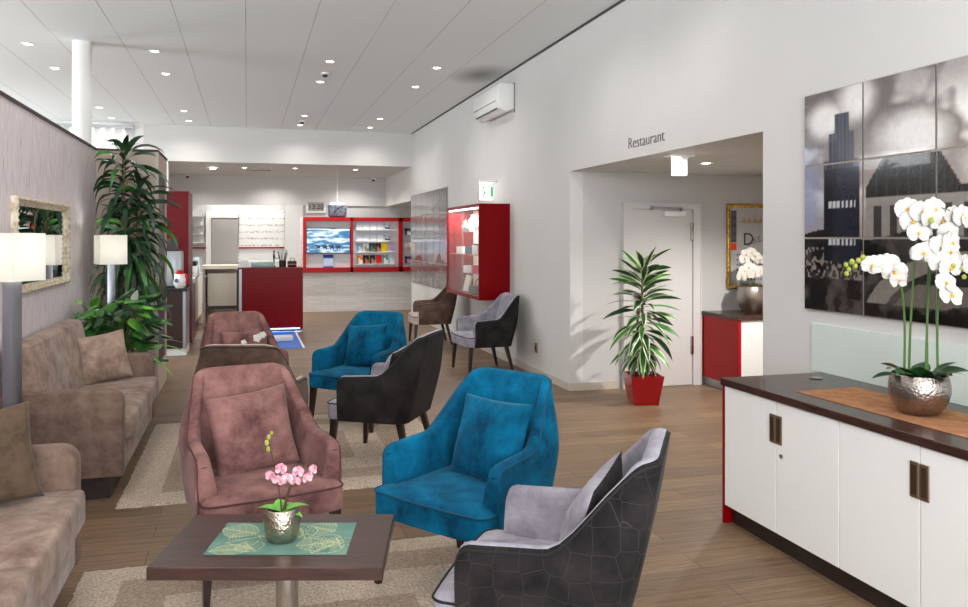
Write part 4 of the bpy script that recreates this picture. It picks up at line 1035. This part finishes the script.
lf.build('leaf_rosette', ORCLEAF, t, smooth=60)
for k, q in enumerate((bezier((0, 0, .2), (0, 0, .4), (-.05, 0, .5), (-.15, -.03, .45)), bezier((.02, 0, .2), (.02, 0, .5), (0, 0, .65), (-.1, -.02, .63)))): MB().tube(q, .004, 6).build('flower_stem', STEMG, t)
for p_ in ((-.15, -.05, .46), (-.10, -.06, .50), (-.05, -.05, .49), (-.17, -.04, .40), (-.12, -.06, .42), (-.02, -.06, .43), (-.11, -.03, .64), (-.05, -.04, .66), (.0, -.04, .62), (-.13, -.03, .59), (.05, -.05, .58), (.05, -.05, .46)):
    blossom(p_, (-.2, -1, random.uniform(-.2, .3)), .06, PETAL, t)
t = thing('exit_lamp', 'lit white emergency lamp hanging under the alcove ceiling', 'emergency lamp', (3.61, 5.97, 2.37))
MB().box(-.12, .12, -.06, .06, -.02, 0, .004).build('mounting_plate', WHITE, t)
MB().prism([(-.02, -.02), (.06, -.02), (.04, -.05), (.0, -.05)], 'y', -.06, .06).build('neck', WHITE, t)
MB().box(-.068, .068, -.018, .018, -.18, -.02, .006).build('lit_panel', SIGNGLOW, t)

# ------------------------------------------------------------------ coffee station
t = thing('coffee_station_cabinet', 'dark brown cabinet with steel edge carrying the coffee machine', 'cabinet', (-1.08, 11.85, 0))
MB().box(-.27, .21, -.35, .35, .1, .9).build('carcass', BROWNCAB, t, smooth=0)
MB().box(-.27, .25, -.33, .35, 0, .1).build('plinth', WHITEMATT, t, smooth=0)
MB().box(-.27, .27, -.37, .35, .9, .94, .003, 1).build('top', BLACK, t)
MB().box(.21, .25, -.36, .35, .1, .9, .003, 1).build('edge_strip', STEEL2, t)
t = thing('tall_cabinet', 'tall dark red cabinet rising behind the coffee machine', 'cabinet', (-1.06, 12.95, 0))
MB().box(-.3, .20, -.5, .4, 0, 2.36).build('carcass', mat('deep_red_laminate', rgb(104, 8, 16), rough=.4, spec=.25), t, smooth=0)
MB().box(.20, .245, -.46, .4, .05, .92).build('low_door', mat('wine_red_laminate', rgb(96, 40, 48), rough=.35), t, smooth=0)
t = thing('coffee_machine', 'silver coffee machine with dark bean hopper on the brown cabinet', 'coffee machine', (-1.08, 11.93, .94))
MB().box(-.2, .17, -.2, .25, .0, .52, .015).build('body', mat('silver_plastic', rgb(176, 182, 190), rough=.3, metal=.3), t)
MB().box(-.13, .11, -.13, .12, .52, .7, .01).build('bean_hopper', DARKGREY, t)
MB().box(-.2, .18, -.27, -.2, .0, .03, .004).build('drip_tray', BLACK, t)
k = MB(); k.prism([(.1, .03), (.16, .03), (.12, .52), (.09, .52)], 'y', -.225, -.2); k.build('front_trim', STEEL2, t)
t = thing('sugar_jar', 'round red and white jar beside the silver coffee machine', 'jar', (-.915, 11.6, .941))
MB().lathe([(.001, 0), (.055, 0), (.088, .05), (.095, .12), (.08, .20), (.001, .20)], n=28).build('body', WHITE, t)
MB().lathe([(.05, .20), (.055, .215), (.04, .25), (.001, .26)], n=24).build('lid', REDFRAME, t)
CRIM = mat('crimson_band', rgb(206, 26, 54), rough=.4)
b_ = MB(); b_.box(.0, .098, -.05, .05, .05, .2, .02); b_.build('band', CRIM, t)
lb = MB(); lb.lathe([(.001, 0), (.03, 0), (.03, .003)], n=18); lb.build('round_label', mat('blue_label', rgb(70, 80, 130), rough=.5), t, loc=(-.04, -.09, .11), rot=(R(84), 0, R(-24)))

# ------------------------------------------------------------------ reception
t = thing('reception_counter', 'glossy dark red reception counter', 'reception counter', (.41, 14.35, 0))
MB().box(-.5, .555, -.3, -.27, .035, 1.1).build('front_panel', RED, t, smooth=0)
MB().box(-.545, -.5, -.3, .3, .05, 1.1).build('side_panel', STEEL2, t, smooth=0)
MB().box(-.585, -.548, -.3, .3, .05, 1.1).build('side_trim', BLACK, t, smooth=0)
MB().box(.525, .555, -.27, .3, .035, 1.1).build('side_panel', RED, t, smooth=0)
MB().box(-.56, .555, -.31, .32, 1.1, 1.125, .003, 1).build('top', RED, t)
MB().box(-.42, .42, -.16, .25, 0, .12).build('plinth', WHITE, t, smooth=0)
MB().box(-.4, .5, -.318, -.301, .036, .056).build('glow_strip', BLUELED, t, smooth=0)
l = D.lights.new('plinth_glow', 'AREA'); l.shape = 'RECTANGLE'; l.size = 1.; l.size_y = .06; l.energy = 9; l.color = (.2, .42, 1)
o = D.objects.new('plinth_glow', l); C.objects.link(o); o.location = (.42, 13.98, .09); l.spread = R(110)
bmx = thing('floor_mat', 'blue floor mat with pale edging before the red counter', 'mat', (.42, 12.75, 0))
MB().box(-.35, .385, -.95, 1.2, 0, .008).build('pile', BLUECARPET, bmx, smooth=0)
MB().box(.385, .42, -.95, 1.2, 0, .012).build('edging', WHITE, bmx, smooth=0)
st_ = thing('step_block', 'low white step on the blue mat lit blue by the counter', 'step', (.55, 12.75, .009))
MB().box(-.3, .16, -.12, .12, 0, .07, .004).build('block', WHITE, st_)
t = thing('service_desk', 'cream topped desk with a pale cabinet beside the red counter', 'desk', (-.46, 15.6, 0))
MB().box(-.36, .30, -.3, .35, 1.06, 1.13, .003, 1).build('top', CREAM, t)
MB().box(-.26, .28, -.22, .3, .36, .98).build('cabinet_body', BEIGECAB, t, smooth=0)
MB().box(-.34, -.3, -.26, .3, 0, 1.06).build('side_panel', TAN, t, smooth=0); MB().box(-.3, .28, .3, .33, 0, 1.06).build('back_panel', TAN, t, smooth=0)
MB().box(-.3, .28, -.2, .3, .3, .36).build('shelf', WALNUT, t, smooth=0); MB().ball((-.29, -.27, .93), .022, n=10).build('knob', CREAM, t)
MB().box(-.2, .2, -.05, .3, .0, .3).build('base', TAN, t, smooth=0)
t = thing('side_counter', 'long white counter with drawers running back behind the red tall cabinet', 'counter', (-1.2, 15.6, 0))
MB().box(-.3, .27, -1.5, 1.7, .06, .9).build('carcass', WHITEMATT, t, smooth=0)
MB().box(-.3, .29, -1.52, 1.72, .9, .93).build('top', GREYWALL, t, smooth=0)
MB().box(-.3, .24, -1.48, 1.7, 0, .06).build('plinth', DARKGREY, t, smooth=0)
for i in range(4): MB().box(.27, .278, -1.49+i*.8, -.72+i*.8, .1, .88).build('door', WHITE, t, smooth=0)
t = thing('printer', 'grey printer with black lid on the white side counter', 'printer', (-1.1, 15.3, .931))
MB().box(-.2, .22, -.2, .2, 0, .2, .02).build('body', WHITEMATT, t); MB().box(-.18, .2, -.19, .19, .2, .29, .02).build('scanner_lid', BLACK, t)
MB().box(-.12, .14, -.26, -.19, .06, .075).build('paper_tray', DARKGREY, t)
t = thing('paper_stand', 'pale blue paper tower beside the printer on the side counter', 'paper stand', (-.97, 16.2, .931))
MB().prism([(-.08, 0), (.08, 0), (.05, .34), (-.03, .34)], 'y', -.1, .1).build('body', mat('pale_blue', rgb(206, 218, 230), rough=.4), t)
# office wall behind: door, red stripe, printed wall covering
bd = box(-.87, -.22, 20.52, 20.58, 0, 2.14).build('door_2', mat('grey_door', rgb(166, 163, 160), rough=.6), smooth=0); struct(bd, 'plain grey door of the back office', 'door')
f = MB(); f.box(-1.0, -.88, 20.5, 20.6, 0, 2.32); f.box(-.88, -.21, 20.5, 20.6, 2.16, 2.32); f.build('door_frame', WHITEMATT, bd, smooth=0)
rs = MB(); rs.box(-.2, .94, 20.56, 20.59, 1.38, 1.42); rs.box(-1.6, -1.0, 20.56, 20.59, 1.38, 1.42)
tag(rs.build('wall_rail', REDFRAME, smooth=0), 'thin red rail across the back office wall behind the counter', 'rail')
def scrib(u, v):
    c = (.93, .93, .92)
    r_ = math.floor(v*11)
    if .22 < (v*11) % 1 < .78 and r_ % 2 == 0 and vn(u*38+r_*9, v*60) > .56: c = (.72, .72, .73)
    if abs(v-.25) < .006 or abs(v-.52) < .005 or abs(v-.78) < .005: c = (.8, .8, .8)
    return c
o = paint('wall_print', (-.2, 20.585, 1.42), (1.14, 0, 0), (0, 0, .95), 90, 70, scrib, PRINT, None, .004); tag(o, 'white panel with faint grey script on the back office wall', 'wall print')
sh = thing('wall_shelf', 'white shelf rack with stacked papers at the end of the back office', 'shelf', (-1.35, 20.3, 1.42))
for i in range(4): MB().box(-.2, .3, -.1, .2, .1+i*.22, .12+i*.22).build('shelf_board', WHITEMATT, sh, smooth=0)
MB().box(-.2, .3, .18, .2, 0, .95).build('back_board', GREYWALL, sh, smooth=0)
MB().box(.0, .02, -.1, .2, 0, .95).build('upright', WHITE, sh, smooth=0)
bc = thing('back_counter', 'white work counter along the back office wall', 'counter', (.37, 20.2, 0))
MB().box(-.57, .57, -.3, .3, .0, 1.05).build('carcass', WHITEMATT, bc, smooth=0); MB().box(-.58, .58, -.32, .3, 1.05, 1.08).build('top', WHITE, bc, smooth=0)
TEALG = mat('sea_glass', rgb(150, 186, 184), rough=.15)
t = thing('glass_tray', 'sea green glass tray on top of the red counter', 'tray', (.27, 14.35, 1.126))
MB().box(-.2, .2, -.12, .12, 0, .09, .01).build('tray', TEALG, t)
t = thing('tablet_stand', 'small pale stand at the counter edge beside the glass tray', 'stand', (-.05, 14.4, 1.126))
MB().prism([(-.09, 0), (.09, 0), (.06, .16), (-.04, .16)], 'y', -.05, .05).build('body', GREENGLASS, t)
t = thing('pen_holder', 'black holder full of pens and a small lamp on the red counter', 'pen holder', (.62, 14.35, 1.126))
MB().lathe([(.001, 0), (.06, 0), (.065, .12), (.058, .12), (.05, .02), (.001, .02)], n=18).build('cup', BLACK, t)
for i in range(7):
    a = i*2.4; MB().tube([(.02*cos(a), .02*sin(a), .02), (.09*cos(a), .06*sin(a), .26+.02*(i % 3))], .007, 6).build('pen', (BLACK, DARKGREY, CHROME)[i % 3], t)
t = thing('figurine', 'thin dark standing figurine on the red counter', 'figurine', (.47, 14.35, 1.126))
MB().lathe([(.001, 0), (.035, 0), (.035, .015), (.008, .025), (.012, .12), (.02, .2), (.009, .25), (.016, .28), (.001, .31)], n=14).build('body', BLACK, t)
k = MB(); k.tube([(0, 0, .2), (.05, 0, .15), (.09, 0, .17)], .006, 6); k.build('arm', BLACK, t)
t = thing('bag', 'dark handled bag lying on the end of the red counter', 'bag', (.80, 14.35, 1.126))
MB().box(-.09, .07, -.06, .06, 0, .11, .025, 3).build('body', BLACK, t); MB().tube([(-.05, 0, .1), (-.03, 0, .16), (.02, 0, .16), (.04, 0, .1)], .006).build('handle', BLACK, t)
MB().box(-.09, .07, -.062, .062, .035, .06, .01).build('strap', mat('rose_strap', rgb(200, 110, 120), rough=.6), t)

# display frames on the half wall
t = thing('brochure_display', 'long red display with three bays on the white half wall', 'display', (0, 17.52, 0))
fx = MB()
xs = ((1.20, 1.262), (2.25, 2.305), (3.35, 3.44), (4.5, 4.56))
for a, b_ in xs: fx.box(a, b_, -.1, 0, .88, 2.115)
fx.box(1.262, 4.5, -.1, 0, .88, .99); fx.box(1.262, 4.5, -.1, 0, 2.03, 2.115)
fx.build('red_frame', REDFRAME, t, smooth=0)
bk = mat('display_back', rgb(206, 206, 210), rough=.5)
for i in range(3): MB().box(xs[i][1], xs[i+1][0], -.02, -.004, .99, 2.03).build('back_panel', bk, t, smooth=0)
t = thing('television', 'flat screen showing riders on a bright blue sea', 'television', (1.755, 17.44, 1.59))
MB().box(-.49, .49, .005, .05, -.285, .285, .006).build('housing', BLACK, t)
def sea(u, v):
    n = fbm(u*5+v*2, v*14); c = mixc((.22, .46, .66), (.84, .91, .95), sm(.38, .68, n+.12*(v-.4)))
    c = mixc(c, (.10, .33, .58), .8*sm(.5, .75, fbm(u*3+9, v*9+4))*sm(.3, .6, v))
    for k in range(4):
        x = u-(.27+.155*k); y = v-.22
        if abs(x) < .045 and -.02 < y < .05 or (abs(x-.01) < .018 and .05 <= y < .11) or (abs(abs(x)-.03) < .009 and -.09 < y < 0) or ((x+.05)**2+(y-.07)**2*.5 < .0005): c = (.07, .10, .14)
    return c
paint('screen', (-.475, .003, -.27), (.95, 0, 0), (0, 0, .54), 76, 44, sea, SCREEN, t, .002)
def leaflet(lab, x, z, w_, h_, fn, grp, nm='brochure', nu=8, nv=10):
    o = paint(nm, (-w_/2, 0, 0), (w_, 0, .0), (0, .02, h_), nu, nv, fn, PRINT, None, .012)
    o.location = (x, 17.46, z); tag(o, lab, 'brochure', grp); return o
def solid(c, c2=None): return lambda u, v: (c2 if c2 and v > .7 else c)
bs = leaflet('blue info sheet holder under the screen', 1.755, .975, .22, .30, lambda u, v: (.12, .26, .55) if v < .2 or v > .75 else (.72, .78, .88), 'loose sheets')
rk = thing('brochure_rack', 'grey rack with four ledges of brochures in the middle bay', 'brochure rack', (2.83, 17.49, .99))
for i, z in enumerate((.06, .33, .57, .83)):
    MB().box(-.46, .46, -.08, 0, z, z+.012).build('ledge', WHITE, rk, smooth=0)
    MB().box(-.46, .46, -.08, -.076, z, z+.03).build('lip', GLASS, rk, smooth=0)
def cover_white(u, v): return (.93, .93, .95) if v < .75 else (.80, .85, .92)
def cover_horse(u, v): return (.15, .15, .17) if vn(u*7, v*7) > .5 and .1 < v < .85 else (.85, .88, .92)
ordn = ('first', 'second', 'third', 'fourth', 'fifth', 'sixth', 'seventh')
for z, rn in ((.832+1.0, 'top'), (.572+1.0, 'second')):
    for i in range(4): leaflet('white brochure, %s from the rack side by the screen, on the %s ledge' % (ordn[i], rn), 2.45+i*.16, z, .145, .16, cover_white, 'white brochures')
    leaflet('brochure with a dark horse picture ending the %s ledge' % rn, 3.08, z, .14, .17, cover_horse, 'horse brochures')
mix_ = lambda a, b_: (lambda u, v: mixc(a, b_, sm(.3, .7, vn(u*5, v*5))))
for i, (lab, c) in enumerate((('pale blue brochure starting the third ledge', mix_((.55, .68, .82), (.85, .9, .95))), ('white brochure with a small picture on the third ledge', mix_((.94, .93, .92), (.62, .56, .5))), ('dark green brochure on the third ledge', mix_((.14, .28, .22), (.45, .52, .42))),
        ('black and rose brochure on the third ledge', mix_((.12, .1, .1), (.75, .55, .5))), ('bright yellow brochure on the third ledge', solid((.96, .83, .05), (.93, .86, .3))), ('lilac brochure ending the third ledge', solid((.80, .68, .84))))):
    leaflet(lab, 2.46+i*.14, 1.332, .13, .2 if i != 4 else .235, c, 'coloured brochures')
for i, (lab, c) in enumerate((('orange and white brochure starting the lowest ledge', mix_((.9, .5, .25), (.95, .9, .85))), ('black patterned brochure on the lowest ledge', mix_((.08, .05, .05), (.75, .4, .3))), ('dark portrait brochure beside the black patterned one', mix_((.1, .08, .1), (.7, .55, .5))),
        ('plain red brochure on the lowest ledge', solid((.88, .14, .16))), ('white and teal brochure on the lowest ledge', mix_((.3, .55, .55), (.95, .95, .9))), ('pale grey brochure ending the lowest ledge', mix_((.72, .8, .86), (.93, .95, .96))))):
    leaflet(lab, 2.46+i*.145, 1.065, .13, .2, c, 'coloured brochures')
for i, (lab, z, c) in enumerate((('dark photo print, top one in the bay by the mosaic', 1.72, mix_((.1, .1, .14), (.9, .9, .92))), ('pale rose photo print, middle one in the bay by the mosaic', 1.40, mix_((.95, .9, .9), (.8, .6, .62))), ('violet photo print, lowest one in the bay by the mosaic', 1.08, mix_((.2, .12, .22), (.8, .55, .75))))):
    leaflet(lab, 3.58, z, .17, .15, c, 'photo prints in the bay by the mosaic', 'photo_print')
t = thing('wall_clock', 'digital clock in a white frame reading 13:20', 'clock', (1.64, 19.355, 2.425))
MB().box(-.245, .245, -.05, 0, -.16, .16, .008).build('housing', WHITE, t)
MB().box(-.19, .19, -.056, -.05, -.105, .105).build('display', mat('lcd_grey', rgb(150, 143, 134), rough=.4), t, smooth=0)
text('digits', '13:20', .17, BLACK, FRONTTEXT((0, -.059, -.06)), .001, t, .002, 'CENTER')
t = thing('pendant_cushion', 'slate cloth bag topped in white hanging from a thin cord over the red frame', 'hanging bag', (1.965, 17.55, 2.12))
MB().box(-.2, .2, -.1, .12, 0, .28, .04, 3).build('body', noisy('slate_cloth', rgb(70, 72, 88), rgb(116, 118, 134), scale=14, rough=.9), t)
MB().box(-.17, .17, -.09, .11, .26, .325, .02).build('top_panel', WHITEMATT, t); MB().tube([(0, 0, .32), (0, 0, 1.03)], .008, 6).build('cord', WHITEMATT, t)
MB().tube([(-.15, -.105, .04), (0, -.11, .2), (.12, -.105, .25)], .007, 5).build('fold', DARKGREY, t)

# ------------------------------------------------------------------ daylight, camera, output
W = D.worlds.new('world'); bpy.context.scene.world = W; W.use_nodes = True
bgd = W.node_tree.nodes['Background']; bgd.inputs[0].default_value = (.93, .97, 1, 1); bgd.inputs[1].default_value = 10.0
def portal(loc, rot, sx, sy):
    l = D.lights.new('opening_portal', 'AREA'); l.shape = 'RECTANGLE'; l.size = sx; l.size_y = sy; l.cycles.is_portal = True
    o = D.objects.new('opening_portal', l); C.objects.link(o); o.location = loc; o.rotation_euler = rot
portal((-1.4, -4.05, 1.95), (R(90), 0, 0), 9.8, 3.2)  # portal for the added fill opening behind the camera
for y_ in (2.5, 8.5, 13.5): portal((-6.55, y_, 2.2), (R(90), 0, R(-90)), 2, 2.6)  # portals for the added side wall openings
portal((-4.2, 16.12, 2.4), (R(-90), 0, 0), 4, 2.8)
cam = D.cameras.new('camera'); cam.sensor_width = 36; cam.lens = 36*775/968; cam.shift_x = (484-455)/968; cam.shift_y = (238-303.5)/968
cam.clip_start = .05; cam.clip_end = 100
co = D.objects.new('camera', cam); C.objects.link(co); co.location = (0, 0, 1.65); co.rotation_euler = (R(90), 0, -math.atan(208/775))
sc = bpy.context.scene; sc.camera = co
vs_ = sc.view_settings; vs_.view_transform = 'Standard'; vs_.look = 'None'; vs_.gamma = 1; vs_.use_curve_mapping = False; vs_.exposure = .14
cy = sc.cycles; cy.use_denoising = True; cy.max_bounces = 8; cy.diffuse_bounces = 4; cy.transparent_max_bounces = 12; cy.sample_clamp_indirect = 6; cy.caustics_reflective = False; cy.caustics_refractive = False
